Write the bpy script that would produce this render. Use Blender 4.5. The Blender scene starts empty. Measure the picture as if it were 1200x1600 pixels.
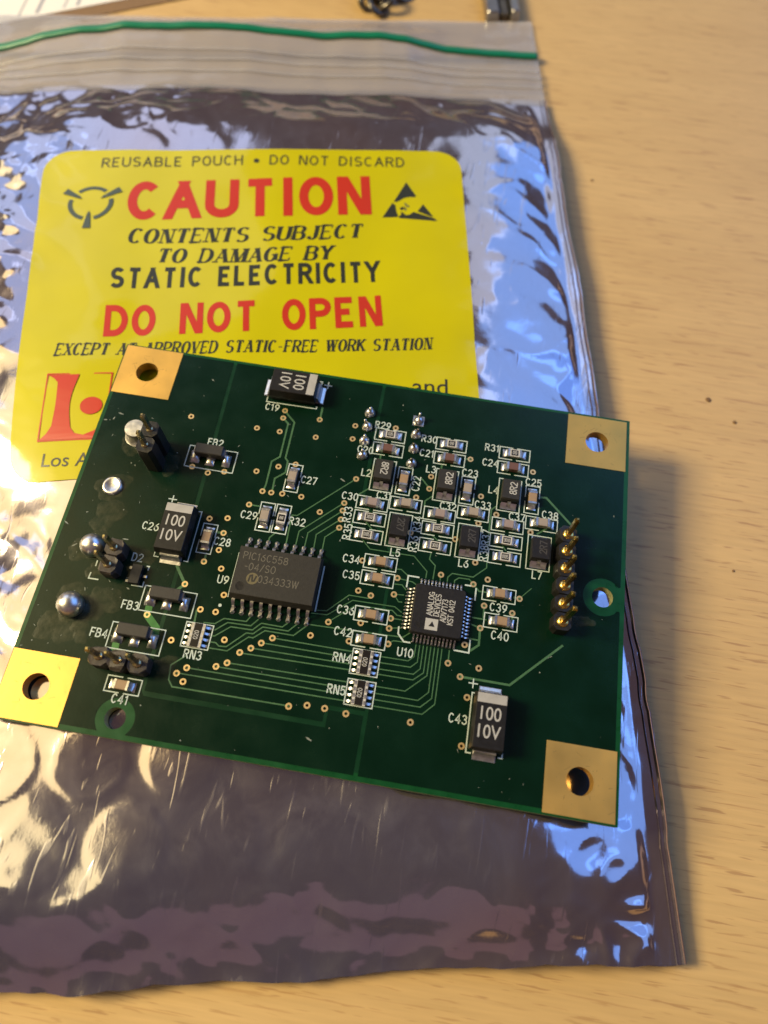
import bpy, bmesh, math, random
import numpy as np
from mathutils import Matrix, Vector

# ------------------------------------------------------------------ scene, camera, light
# Units: 1 Blender unit = 1 m; shapes below are written in millimetres and scaled by S.
S = 0.001
ZB = 10.0            # height of the board's upper face above the table (mm)
scene = bpy.context.scene
COL = scene.collection
random.seed(7)

cam_d = bpy.data.cameras.new("camera")
cam = bpy.data.objects.new("camera", cam_d)
COL.objects.link(cam)
cam_d.sensor_fit = 'VERTICAL'
cam_d.sensor_height = 36.0
cam_d.lens = 1120.0 / 1600.0 * 36.0
cam_d.clip_start = 0.005
cam_d.clip_end = 20.0
_fwd = Vector((-0.03879682, 0.39723232, -0.91689765)).normalized()
_right = Vector((0.98654263, 0.16108151, 0.02804246))
_right = (_right - _fwd * _right.dot(_fwd)).normalized()
_up = _right.cross(_fwd)
_m = Matrix((_right, _up, -_fwd)).transposed().to_4x4()
_m.translation = Vector((48.67184 * S, -4.52583 * S, (94.54027 + ZB) * S))
cam.matrix_world = _m
scene.camera = cam
cam_d.dof.use_dof = True
cam_d.dof.focus_distance = 0.0995
cam_d.dof.aperture_fstop = 15.0
cam_d.dof.aperture_blades = 0

world = bpy.data.worlds.new("World")
scene.world = world
world.use_nodes = True
_bg = world.node_tree.nodes["Background"]
_bg.inputs[0].default_value = (0.215, 0.150, 0.158, 1)
_bg.inputs[1].default_value = 0.43

def area_lamp(name, az, el, dist, sx, sy, color, power, target=(0.045, 0.045, 0.01)):
    d = bpy.data.lights.new(name, 'AREA')
    d.shape = 'RECTANGLE'
    d.size, d.size_y = sx, sy
    d.color = color
    d.energy = power
    o = bpy.data.objects.new(name, d)
    COL.objects.link(o)
    a, e = math.radians(az), math.radians(el)
    v = Vector((math.cos(e) * math.cos(a), math.cos(e) * math.sin(a), math.sin(e)))
    o.location = Vector(target) + v * dist
    o.rotation_euler = v.to_track_quat('Z', 'Y').to_euler()
    return o

area_lamp("desk_lamp", 183, 38, 0.64, 0.17, 0.17, (1.0, 0.82, 0.48), 6.1)
area_lamp("warm_reflection_panel", 181, 51, 0.60, 0.46, 0.32, (1.0, 0.78, 0.33), 1.0)  # added dim warm panel that gives the pouch its yellow reflections
# three panes of the window at the right, their view of the sky differs
area_lamp("window_pane", 10, 36, 1.5, 0.62, 1.10, (0.16, 0.40, 1.0), 3.3)
area_lamp("window_pane", 34, 38, 1.5, 0.62, 1.10, (0.12, 0.35, 1.0), 3.5)
area_lamp("window_pane", 58, 38, 1.5, 0.62, 1.10, (0.20, 0.45, 1.0), 3.2)
area_lamp("window_pane_cloud", 80, 36, 1.5, 0.40, 0.95, (0.72, 0.84, 1.0), 1.1)
# second, smaller window behind the lamp
area_lamp("window_far_pane", 125, 33, 1.5, 0.44, 0.80, (0.62, 0.74, 1.0), 1.5)
area_lamp("window_far_pane", 143, 33, 1.5, 0.44, 0.80, (0.42, 0.60, 1.0), 1.3)
# unseen rosy panel, added in front to tint the pouch's bottom fold
area_lamp("front_tint_panel", -98, 27, 1.3, 1.6, 0.62, (1.0, 0.52, 0.58), 0.33)

scene.view_settings.view_transform = 'Standard'
scene.view_settings.look = 'None'
scene.view_settings.exposure = 0.0
scene.view_settings.gamma = 1.0
scene.view_settings.use_curve_mapping = False
scene.cycles.max_bounces = 10
scene.cycles.transparent_max_bounces = 12
scene.cycles.caustics_reflective = False
scene.cycles.caustics_refractive = False

# ------------------------------------------------------------------ materials
def new_mat(name):
    m = bpy.data.materials.new(name)
    m.use_nodes = True
    return m, m.node_tree, m.node_tree.nodes["Principled BSDF"]

def simple(name, col, rough=0.5, metal=0.0, noise=0.0, nscale=900.0, bump=0.0, bscale=2500.0, spec=0.5, coat=0.0):
    m, nt, b = new_mat(name)
    b.inputs["Base Color"].default_value = (*col, 1)
    b.inputs["Roughness"].default_value = rough
    b.inputs["Metallic"].default_value = metal
    b.inputs["Specular IOR Level"].default_value = spec
    b.inputs["Coat Weight"].default_value = coat
    b.inputs["Coat Roughness"].default_value = 0.15
    tc = nt.nodes.new("ShaderNodeTexCoord")
    if noise:
        n = nt.nodes.new("ShaderNodeTexNoise")
        n.inputs["Scale"].default_value = nscale
        n.inputs["Detail"].default_value = 4
        nt.links.new(tc.outputs["Object"], n.inputs["Vector"])
        r = nt.nodes.new("ShaderNodeMapRange")
        r.inputs["From Min"].default_value = 0.3
        r.inputs["From Max"].default_value = 0.7
        r.inputs["To Min"].default_value = 1 - noise
        r.inputs["To Max"].default_value = 1 + noise
        nt.links.new(n.outputs["Fac"], r.inputs["Value"])
        mx = nt.nodes.new("ShaderNodeMix")
        mx.data_type = 'RGBA'
        mx.blend_type = 'MULTIPLY'
        mx.inputs["Factor"].default_value = 1
        mx.inputs["A"].default_value = (*col, 1)
        nt.links.new(r.outputs["Result"], mx.inputs["B"])
        nt.links.new(mx.outputs["Result"], b.inputs["Base Color"])
        r2 = nt.nodes.new("ShaderNodeMapRange")
        r2.inputs["To Min"].default_value = max(0.02, rough - 0.12)
        r2.inputs["To Max"].default_value = min(1, rough + 0.12)
        nt.links.new(n.outputs["Fac"], r2.inputs["Value"])
        nt.links.new(r2.outputs["Result"], b.inputs["Roughness"])
    if bump:
        n2 = nt.nodes.new("ShaderNodeTexNoise")
        n2.inputs["Scale"].default_value = bscale
        n2.inputs["Detail"].default_value = 3
        nt.links.new(tc.outputs["Object"], n2.inputs["Vector"])
        bp = nt.nodes.new("ShaderNodeBump")
        bp.inputs["Strength"].default_value = bump
        bp.inputs["Distance"].default_value = 0.0001
        nt.links.new(n2.outputs["Fac"], bp.inputs["Height"])
        nt.links.new(bp.outputs["Normal"], b.inputs["Normal"])
    return m

M = {}
M['mask'] = simple('solder_mask_bare', (0.003, 0.055, 0.014), 0.30, noise=0.15, nscale=500, spec=0.35)
M['inner'] = simple('solder_mask_over_inner_copper', (0.0016, 0.028, 0.010), 0.32, noise=0.2, nscale=400, spec=0.3)
M['pour'] = simple('solder_mask_over_copper', (0.0010, 0.0135, 0.0060), 0.24, noise=0.14, nscale=200, bump=0.05, bscale=1800, spec=0.28)
M['trace'] = simple('solder_mask_over_trace', (0.055, 0.135, 0.058), 0.35, noise=0.12)
M['trace_wide'] = simple('solder_mask_over_wide_trace', (0.035, 0.16, 0.035), 0.35, noise=0.12)
M['fr4'] = simple('board_edge_fibreglass', (0.30, 0.29, 0.14), 0.7, noise=0.3, nscale=3000)
M['gold'] = simple('immersion_gold', (0.71, 0.435, 0.11), 0.50, 0.88, noise=0.10, nscale=160, bump=0.10, bscale=900)
M['viagold'] = simple('via_ring_metal', (0.85, 0.62, 0.30), 0.38, 0.75)
M['pin'] = simple('gold_plated_pin', (0.80, 0.56, 0.16), 0.22, 1.0, noise=0.1)
M['pinold'] = simple('tinned_brass_pin', (0.50, 0.42, 0.22), 0.28, 1.0, noise=0.15)
M['solder'] = simple('tin_solder', (0.72, 0.71, 0.69), 0.34, 1.0, noise=0.12, nscale=1500, bump=0.25, bscale=1800)
M['lead'] = simple('tinned_lead', (0.64, 0.62, 0.59), 0.30, 1.0, noise=0.15, nscale=2000, bump=0.15)
M['matt_solder'] = simple('dull_solder', (0.55, 0.53, 0.48), 0.48, 0.9, noise=0.25, nscale=1200, bump=0.4, bscale=1500)
M['silk'] = simple('white_silkscreen', (0.46, 0.54, 0.50), 0.6)
M['epoxy'] = simple('chip_epoxy', (0.011, 0.010, 0.010), 0.50, spec=0.32, noise=0.12, nscale=2500, bump=0.25, bscale=6000)
M['epoxy_grey'] = simple('grey_chip_epoxy', (0.026, 0.024, 0.020), 0.52, spec=0.32, noise=0.10, nscale=2500, bump=0.25, bscale=6000)
M['mark_dim'] = simple('laser_marking_dim', (0.115, 0.105, 0.08), 0.6)
M['mark'] = simple('white_marking', (0.40, 0.395, 0.37), 0.6)
M['mark_faint'] = simple('faint_marking', (0.045, 0.042, 0.04), 0.6)
M['tan_body'] = simple('tantalum_epoxy', (0.011, 0.010, 0.009), 0.42, spec=0.35, noise=0.1, nscale=2000, bump=0.15, bscale=5000)
M['tan_stripe'] = simple('polarity_stripe', (0.36, 0.35, 0.33), 0.5, noise=0.08)
M['ferrite'] = simple('ferrite_body', (0.034, 0.031, 0.028), 0.5, spec=0.35, noise=0.1, nscale=2500, bump=0.2, bscale=5000)
M['cap_tan'] = simple('ceramic_tan', (0.30, 0.20, 0.115), 0.45, noise=0.1)
M['cap_grey'] = simple('ceramic_grey', (0.30, 0.25, 0.20), 0.45, noise=0.1)
M['cap_pink'] = simple('ceramic_pink', (0.27, 0.21, 0.19), 0.45, noise=0.1)
M['cap_red'] = simple('ceramic_red', (0.13, 0.062, 0.045), 0.45, noise=0.1)
M['alumina'] = simple('alumina', (0.52, 0.50, 0.46), 0.5)
M['glassblack'] = simple('resistor_glaze', (0.012, 0.010, 0.009), 0.3)
M['header'] = simple('header_plastic', (0.012, 0.011, 0.010), 0.42, noise=0.2, bump=0.3, bscale=2500)
M['header_worn'] = simple('header_plastic_worn', (0.045, 0.036, 0.030), 0.55, noise=0.35, nscale=1500, bump=0.5, bscale=2000)
M['dark'] = simple('dark_hole', (0.004, 0.003, 0.002), 0.8)
M['chip_gold'] = simple('round_mark', (0.12, 0.10, 0.045), 0.55)
M['black_ink'] = simple('black_ink', (0.022, 0.024, 0.014), 0.38)
M['grey_ink'] = simple('grey_ink', (0.055, 0.075, 0.055), 0.38)
M['red_ink'] = simple('red_ink', (0.46, 0.025, 0.005), 0.36)
M['paper'] = simple('white_paper', (0.75, 0.73, 0.70), 0.7)
M['ink_blue'] = simple('printed_blue_grey', (0.30, 0.31, 0.36), 0.7)
M['brown_sheet'] = simple('flat_brown', (0.20, 0.12, 0.06), 0.8, noise=0.1)
M['steel'] = simple('brushed_steel', (0.42, 0.40, 0.37), 0.35, 1.0, noise=0.1, nscale=300)
M['old_metal'] = simple('dark_old_metal', (0.16, 0.14, 0.11), 0.35, 0.9, noise=0.35, nscale=500)
M['green_zip'] = simple('green_zip_plastic', (0.0, 0.17, 0.085), 0.35)
M['tarnish'] = simple('tarnish_mark', (0.34, 0.20, 0.06), 0.6, 0.5)
M['dust'] = simple('pale_dust', (0.20, 0.22, 0.19), 0.8)
M['speck'] = simple('dark_speck', (0.16, 0.09, 0.04), 0.8)

def mat_label():
    m, nt, b = new_mat('yellow_label')
    tc = nt.nodes.new("ShaderNodeTexCoord")
    n = nt.nodes.new("ShaderNodeTexNoise")
    n.inputs["Scale"].default_value = 60
    n.inputs["Detail"].default_value = 6
    nt.links.new(tc.outputs["Object"], n.inputs["Vector"])
    rp = nt.nodes.new("ShaderNodeValToRGB")
    rp.color_ramp.elements[0].position = 0.3
    rp.color_ramp.elements[1].position = 0.7
    rp.color_ramp.elements[0].color = (0.46, 0.415, 0.0, 1)
    rp.color_ramp.elements[1].color = (0.51, 0.465, 0.0, 1)
    nt.links.new(n.outputs["Fac"], rp.inputs["Fac"])
    nt.links.new(rp.outputs["Color"], b.inputs["Base Color"])
    b.inputs["Roughness"].default_value = 0.32
    b.inputs["Specular IOR Level"].default_value = 0.2
    b.inputs["Coat Weight"].default_value = 0.40
    b.inputs["Coat Roughness"].default_value = 0.07
    return m
M['label'] = mat_label()

def mat_bag():
    m, nt, b = new_mat('metallised_film')
    tc = nt.nodes.new("ShaderNodeTexCoord")
    N = nt.nodes.new
    L = nt.links.new
    # fine crumple relief
    n1 = N("ShaderNodeTexNoise"); n1.inputs["Scale"].default_value = 150; n1.inputs["Detail"].default_value = 5; n1.inputs["Roughness"].default_value = 0.55
    L(tc.outputs["Object"], n1.inputs["Vector"])
    n2 = N("ShaderNodeTexNoise"); n2.inputs["Scale"].default_value = 2600; n2.inputs["Detail"].default_value = 2
    L(tc.outputs["Object"], n2.inputs["Vector"])
    # long hairline scratches in two directions
    hs = []
    for rz, sc in ((0.5, (420, 60, 1)), (-0.9, (520, 80, 1))):
        mp = N("ShaderNodeMapping"); mp.inputs["Rotation"].default_value = (0, 0, rz); mp.inputs["Scale"].default_value = sc
        L(tc.outputs["Object"], mp.inputs["Vector"])
        ns = N("ShaderNodeTexNoise"); ns.inputs["Scale"].default_value = 1.0; ns.inputs["Detail"].default_value = 1; ns.inputs["Distortion"].default_value = 2.2
        L(mp.outputs["Vector"], ns.inputs["Vector"])
        rg = N("ShaderNodeMapRange"); rg.inputs["From Min"].default_value = 0.66; rg.inputs["From Max"].default_value = 0.74
        L(ns.outputs["Fac"], rg.inputs["Value"])
        hs.append(rg)
    sc = N("ShaderNodeMath"); sc.operation = 'MAXIMUM'
    L(hs[0].outputs[0], sc.inputs[0]); L(hs[1].outputs[0], sc.inputs[1])
    b1 = N("ShaderNodeBump"); b1.inputs["Strength"].default_value = 0.07; b1.inputs["Distance"].default_value = 0.0006
    L(n1.outputs["Fac"], b1.inputs["Height"])
    b2 = N("ShaderNodeBump"); b2.inputs["Strength"].default_value = 0.12; b2.inputs["Distance"].default_value = 0.00003
    L(n2.outputs["Fac"], b2.inputs["Height"]); L(b1.outputs["Normal"], b2.inputs["Normal"])
    b3 = N("ShaderNodeBump"); b3.inputs["Strength"].default_value = 0.22; b3.inputs["Distance"].default_value = 0.00006
    L(sc.outputs[0], b3.inputs["Height"]); L(b2.outputs["Normal"], b3.inputs["Normal"])
    L(b3.outputs["Normal"], b.inputs["Normal"])
    n4 = N("ShaderNodeTexNoise"); n4.inputs["Scale"].default_value = 28; n4.inputs["Detail"].default_value = 2
    L(tc.outputs["Object"], n4.inputs["Vector"])
    rp = N("ShaderNodeValToRGB")
    rp.color_ramp.elements[0].position = 0.36; rp.color_ramp.elements[0].color = (0.53, 0.44, 0.45, 1)
    rp.color_ramp.elements[1].position = 0.64; rp.color_ramp.elements[1].color = (0.47, 0.46, 0.55, 1)
    L(n4.outputs["Fac"], rp.inputs["Fac"])
    L(rp.outputs["Color"], b.inputs["Base Color"])
    b.inputs["Metallic"].default_value = 0.95
    rr = N("ShaderNodeMapRange"); rr.inputs["To Min"].default_value = 0.115; rr.inputs["To Max"].default_value = 0.32
    mm = N("ShaderNodeMath"); mm.operation = 'MULTIPLY_ADD'; mm.inputs[1].default_value = 0.6; mm.inputs[2].default_value = 0.0
    L(sc.outputs[0], mm.inputs[0])
    L(mm.outputs[0], rr.inputs["Value"]); L(rr.outputs["Result"], b.inputs["Roughness"])
    # rubbed, hazy film: a second broad lobe, patchy
    b5 = N("ShaderNodeBsdfPrincipled")
    L(rp.outputs["Color"], b5.inputs["Base Color"]); b5.inputs["Metallic"].default_value = 0.9; b5.inputs["Roughness"].default_value = 0.42
    L(b3.outputs["Normal"], b5.inputs["Normal"])
    mp = N("ShaderNodeMapping"); mp.inputs["Rotation"].default_value = (0, 0, 0.35); mp.inputs["Scale"].default_value = (150, 105, 1)
    L(tc.outputs["Object"], mp.inputs["Vector"])
    n6 = N("ShaderNodeTexNoise"); n6.inputs["Scale"].default_value = 1; n6.inputs["Detail"].default_value = 5; n6.inputs["Roughness"].default_value = 0.65; n6.inputs["Distortion"].default_value = 1.2
    L(mp.outputs["Vector"], n6.inputs["Vector"])
    r6 = N("ShaderNodeMapRange"); r6.inputs["From Min"].default_value = 0.42; r6.inputs["From Max"].default_value = 0.72; r6.inputs["To Min"].default_value = 0.01; r6.inputs["To Max"].default_value = 0.14
    L(n6.outputs["Fac"], r6.inputs["Value"])
    mx = N("ShaderNodeMixShader")
    L(r6.outputs[0], mx.inputs[0]); L(b.outputs[0], mx.inputs[1]); L(b5.outputs[0], mx.inputs[2])
    L(mx.outputs[0], nt.nodes["Material Output"].inputs["Surface"])
    return m
M['bag'] = mat_bag()

def mat_clear(name, col, clear, rough):
    m, nt, b = new_mat(name)
    b.inputs["Base Color"].default_value = (*col, 1)
    b.inputs["Roughness"].default_value = rough
    tr = nt.nodes.new("ShaderNodeBsdfTransparent")
    mx = nt.nodes.new("ShaderNodeMixShader")
    mx.inputs[0].default_value = clear
    nt.links.new(b.outputs[0], mx.inputs[1])
    nt.links.new(tr.outputs[0], mx.inputs[2])
    nt.links.new(mx.outputs[0], nt.nodes["Material Output"].inputs["Surface"])
    return m
M['clear'] = mat_clear('milky_clear_film', (0.44, 0.42, 0.43), 0.52, 0.11)
M['clear_rib'] = mat_clear('clear_zip_rib', (0.50, 0.48, 0.48), 0.6, 0.2)

def mat_wood():
    m, nt, b = new_mat('beech_laminate')
    N = nt.nodes.new
    L = nt.links.new
    tc = N("ShaderNodeTexCoord")
    def mapped(rot, scale):
        mp = N("ShaderNodeMapping")
        mp.inputs["Rotation"].default_value = (0, 0, rot)
        mp.inputs["Scale"].default_value = scale
        L(tc.outputs["Object"], mp.inputs["Vector"])
        return mp
    g = math.radians(-3.2)
    a = mapped(g, (14, 75, 1))
    nA = N("ShaderNodeTexNoise"); nA.inputs["Scale"].default_value = 1; nA.inputs["Detail"].default_value = 5; nA.inputs["Roughness"].default_value = 0.55
    L(a.outputs[0], nA.inputs["Vector"])
    rA = N("ShaderNodeValToRGB")
    rA.color_ramp.elements[0].position = 0.28; rA.color_ramp.elements[0].color = (0.530, 0.348, 0.140, 1)
    rA.color_ramp.elements[1].position = 0.72; rA.color_ramp.elements[1].color = (0.600, 0.405, 0.170, 1)
    L(nA.outputs["Fac"], rA.inputs["Fac"])
    # fine fibre
    f = mapped(g, (90, 1500, 1))
    nF = N("ShaderNodeTexNoise"); nF.inputs["Scale"].default_value = 1; nF.inputs["Detail"].default_value = 3
    L(f.outputs[0], nF.inputs["Vector"])
    rF = N("ShaderNodeMapRange"); rF.inputs["From Min"].default_value = 0.3; rF.inputs["From Max"].default_value = 0.7; rF.inputs["To Min"].default_value = 0.93; rF.inputs["To Max"].default_value = 1.06
    L(nF.outputs["Fac"], rF.inputs["Value"])
    m1 = N("ShaderNodeMix"); m1.data_type = 'RGBA'; m1.blend_type = 'MULTIPLY'; m1.inputs["Factor"].default_value = 1
    L(rA.outputs["Color"], m1.inputs["A"]); L(rF.outputs[0], m1.inputs["B"])
    last = m1.outputs["Result"]
    # short dark pore dashes
    for sc, lo, hi, st, col in (((120, 1500, 1), 0.635, 0.685, 0.50, (0.27, 0.130, 0.055, 1)), ((170, 2300, 1), 0.62, 0.68, 0.34, (0.28, 0.13, 0.045, 1)), ((60, 1700, 1), 0.63, 0.69, 0.30, (0.30, 0.14, 0.05, 1))):
        d = mapped(g, sc)
        nD = N("ShaderNodeTexNoise"); nD.inputs["Scale"].default_value = 1; nD.inputs["Detail"].default_value = 2; nD.inputs["Distortion"].default_value = 0.25
        L(d.outputs[0], nD.inputs["Vector"])
        rD = N("ShaderNodeMapRange"); rD.inputs["From Min"].default_value = lo; rD.inputs["From Max"].default_value = hi; rD.inputs["To Max"].default_value = st
        L(nD.outputs["Fac"], rD.inputs["Value"])
        mx = N("ShaderNodeMix"); mx.data_type = 'RGBA'; mx.inputs["B"].default_value = col
        L(rD.outputs[0], mx.inputs["Factor"]); L(last, mx.inputs["A"])
        last = mx.outputs["Result"]
    L(last, b.inputs["Base Color"])
    b.inputs["Roughness"].default_value = 0.42
    b.inputs["Specular IOR Level"].default_value = 0.35
    bp = N("ShaderNodeBump"); bp.inputs["Strength"].default_value = 0.12; bp.inputs["Distance"].default_value = 0.0002
    L(nF.outputs["Fac"], bp.inputs["Height"]); L(bp.outputs["Normal"], b.inputs["Normal"])
    return m
M['wood'] = mat_wood()

def mat_flux():
    m, nt, b = new_mat('flux_residue')
    N = nt.nodes.new
    L = nt.links.new
    b.inputs["Base Color"].default_value = (0.16, 0.15, 0.08, 1)
    b.inputs["Roughness"].default_value = 0.35
    tc = N("ShaderNodeTexCoord")
    n = N("ShaderNodeTexNoise"); n.inputs["Scale"].default_value = 900; n.inputs["Detail"].default_value = 6; n.inputs["Roughness"].default_value = 0.65
    L(tc.outputs["Object"], n.inputs["Vector"])
    r = N("ShaderNodeMapRange"); r.inputs["From Min"].default_value = 0.35; r.inputs["From Max"].default_value = 0.7; r.inputs["To Min"].default_value = 0.02; r.inputs["To Max"].default_value = 0.20
    L(n.outputs["Fac"], r.inputs["Value"])
    bp = N("ShaderNodeBump"); bp.inputs["Strength"].default_value = 0.6; bp.inputs["Distance"].default_value = 0.00012
    L(n.outputs["Fac"], bp.inputs["Height"]); L(bp.outputs["Normal"], b.inputs["Normal"])
    tr = N("ShaderNodeBsdfTransparent")
    mx = N("ShaderNodeMixShader")
    L(r.outputs[0], mx.inputs[0]); L(tr.outputs[0], mx.inputs[1]); L(b.outputs[0], mx.inputs[2])
    L(mx.outputs[0], nt.nodes["Material Output"].inputs["Surface"])
    return m
M['flux'] = mat_flux()

# ------------------------------------------------------------------ mesh helpers (mm in, metres out)
class MB:
    """collects polygons in millimetres"""
    def __init__(self):
        self.v = []; self.f = []; self.mi = []; self.cur = 0
    def poly(self, pts):
        n = len(self.v)
        self.v += [tuple(p) for p in pts]
        self.f.append(tuple(range(n, n + len(pts)))); self.mi.append(self.cur)
    def faces(self, verts, faces):
        n = len(self.v)
        self.v += [tuple(p) for p in verts]
        for q in faces:
            self.f.append(tuple(n + i for i in q)); self.mi.append(self.cur)
    def box(self, x0, x1, y0, y1, z0, z1, tx=0.0, ty=0.0):
        """box whose top is inset by tx, ty"""
        b = [(x0, y0, z0), (x1, y0, z0), (x1, y1, z0), (x0, y1, z0),
             (x0 + tx, y0 + ty, z1), (x1 - tx, y0 + ty, z1), (x1 - tx, y1 - ty, z1), (x0 + tx, y1 - ty, z1)]
        self.faces(b, [(3, 2, 1, 0), (4, 5, 6, 7), (0, 1, 5, 4), (1, 2, 6, 5), (2, 3, 7, 6), (3, 0, 4, 7)])
    def cboxes(self, rings):
        """loft of rounded rectangles: rings = [(hx, hy, z, r)], centred"""
        prev = None
        allv = []; fc = []
        n = 0
        for hx, hy, z, r in rings:
            ring = []
            for cx, cy, a0 in ((hx - r, hy - r, 0), (-hx + r, hy - r, 90), (-hx + r, -hy + r, 180), (hx - r, -hy + r, 270)):
                for k in range(4):
                    a = math.radians(a0 + 30 * k)
                    ring.append((cx + r * math.cos(a), cy + r * math.sin(a), z))
            allv += ring
            m_ = len(ring)
            if n:
                for i in range(m_):
                    j = (i + 1) % m_
                    fc.append((n - m_ + i, n - m_ + j, n + j, n + i))
            else:
                fc.append(tuple(reversed(range(m_))))
            n += m_
        fc.append(tuple(range(n - m_, n)))
        self.faces(allv, fc)
    def lathe(self, prof, seg=16, cx=0, cy=0, jitter=0.0, cap=True, lean=(0, 0)):
        vs = []; fc = []
        for i, (r, z) in enumerate(prof):
            for k in range(seg):
                a = 2 * math.pi * k / seg
                rr = r * (1 + jitter * (random.random() - .5))
                vs.append((cx + lean[0] * z + rr * math.cos(a), cy + lean[1] * z + rr * math.sin(a), z))
        for i in range(len(prof) - 1):
            for k in range(seg):
                j = (k + 1) % seg
                fc.append((i * seg + k, i * seg + j, (i + 1) * seg + j, (i + 1) * seg + k))
        if cap:
            n = (len(prof) - 1) * seg
            fc.append(tuple(range(n, n + seg)))
        self.faces(vs, fc)
    def ring(self, r0, r1, z0, z1, seg=16, depth=None, cx=0, cy=0):
        """annulus: outer wall, top, inner wall down to depth"""
        vs = []
        for k in range(seg):
            a = 2 * math.pi * k / seg
            c, s = math.cos(a), math.sin(a)
            vs += [(cx + r1 * c, cy + r1 * s, z0), (cx + r1 * c, cy + r1 * s, z1), (cx + r0 * c, cy + r0 * s, z1), (cx + r0 * c, cy + r0 * s, z0 if depth is None else depth)]
        fc = []
        for k in range(seg):
            j = (k + 1) % seg
            for q in range(3):
                fc.append((k * 4 + q, j * 4 + q, j * 4 + q + 1, k * 4 + q + 1))
        self.faces(vs, fc)
    def ribbon(self, pts, w, z, thick=0.0, wfun=None, cap=0.0):
        """flat strip along a polyline with mitred joints"""
        P = []
        for p in pts:
            p = Vector(p)
            if not P or (p - P[-1]).length > 1e-5:
                P.append(p)
        if cap and len(P) > 1 and (P[0] - P[-1]).length > 1e-4:
            P[0] = P[0] + (P[0] - P[1]).normalized() * cap
            P[-1] = P[-1] + (P[-1] - P[-2]).normalized() * cap
        n = len(P)
        closed = n > 3 and (P[0] - P[-1]).length < 1e-4
        Lf, Rt = [], []
        for i in range(n):
            d0 = (P[i] - P[i - 1]).normalized() if i > 0 else None
            d1 = (P[i + 1] - P[i]).normalized() if i < n - 1 else None
            if closed and i == 0: d0 = (P[0] - P[-2]).normalized()
            if closed and i == n - 1: d1 = (P[1] - P[0]).normalized()
            d0 = d0 or d1; d1 = d1 or d0
            n0 = Vector((-d0.y, d0.x)); n1 = Vector((-d1.y, d1.x))
            mtr = (n0 + n1)
            if mtr.length < 0.25:
                mtr = n0
            mtr.normalize()
            k = 1.0 / max(0.45, mtr.dot(n0))
            ww = w if wfun is None else 0.5 * (wfun(d0) + wfun(d1))
            Lf.append(P[i] + mtr * ww * .5 * k); Rt.append(P[i] - mtr * ww * .5 * k)
        vs = [(p.x, p.y, z) for p in Lf] + [(p.x, p.y, z) for p in Rt]
        fc = [(i + n, i + n + 1, i + 1, i) for i in range(n - 1)]
        if thick:
            vs += [(p.x, p.y, z - thick) for p in Lf] + [(p.x, p.y, z - thick) for p in Rt]
            for i in range(n - 1):
                fc.append((i, i + 1, i + 1 + 2 * n, i + 2 * n))
                fc.append((i + n + 1, i + n, i + 3 * n, i + n + 1 + 2 * n))
            fc.append((0, 2 * n, 3 * n, n)); fc.append((n - 1, 2 * n - 1, 4 * n - 1, 3 * n - 1))
        self.faces(vs, fc)
    def mesh(self, name, mats, smooth=False, bevel=0.0, angle=None):
        me = bpy.data.meshes.new(name)
        me.from_pydata([(x * S, y * S, z * S) for x, y, z in self.v], [], self.f)
        if not isinstance(mats, (list, tuple)):
            mats = [mats]
        for m_ in mats:
            me.materials.append(M[m_] if isinstance(m_, str) else m_)
        for p, mi in zip(me.polygons, self.mi):
            p.material_index = mi
        if bevel:
            bm = bmesh.new(); bm.from_mesh(me)
            bmesh.ops.remove_doubles(bm, verts=bm.verts, dist=1e-7)
            es = [e for e in bm.edges if e.is_manifold and e.calc_face_angle(0) > 0.5]
            bmesh.ops.bevel(bm, geom=es, offset=bevel * S, segments=1, affect='EDGES', profile=0.7)
            bm.to_mesh(me); bm.free()
        if smooth:
            me.shade_smooth()
            if angle:
                me.set_sharp_from_angle(angle=math.radians(angle))
        me.update()
        return me

def link(name, me, parent=None, loc=(0, 0, 0), rz=0.0):
    o = bpy.data.objects.new(name, me)
    COL.objects.link(o)
    o.location = (loc[0] * S, loc[1] * S, loc[2] * S)
    o.rotation_euler = (0, 0, math.radians(rz))
    if parent:
        o.parent = parent
    return o

def tag(o, label=None, cat=None, kind=None, group=None):
    if label: o['label'] = label
    if cat: o['category'] = cat
    if kind: o['kind'] = kind
    if group: o['group'] = group
    return o

def filled(name, outer, holes, z0, z1, mats, side_mat=0):
    """a plate with round holes: 2-D filled curve, extruded"""
    cu = bpy.data.curves.new(name, 'CURVE')
    cu.dimensions = '2D'
    cu.fill_mode = 'BOTH'
    cu.extrude = (z1 - z0) * .5 * S
    def spl(pts):
        s = cu.splines.new('POLY')
        s.points.add(len(pts) - 1)
        for p, q in zip(s.points, pts):
            p.co = (q[0] * S, q[1] * S, 0, 1)
        s.use_cyclic_u = True
    spl(outer)
    for hx, hy, r, n in holes:
        spl([(hx + r * math.cos(2 * math.pi * k / n), hy + r * math.sin(2 * math.pi * k / n)) for k in range(n)])
    o = bpy.data.objects.new(name, cu)
    COL.objects.link(o)
    dg = bpy.context.evaluated_depsgraph_get()
    me = bpy.data.meshes.new_from_object(o.evaluated_get(dg))
    bpy.data.objects.remove(o)
    bpy.data.curves.remove(cu)
    me.transform(Matrix.Translation((0, 0, (z0 + z1) * .5 * S)))
    me.materials.clear()
    for m_ in mats:
        me.materials.append(M[m_])
    for p in me.polygons:
        p.material_index = side_mat if abs(p.normal.z) < 0.5 else 0
        p.use_smooth = False
    return me

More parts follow.
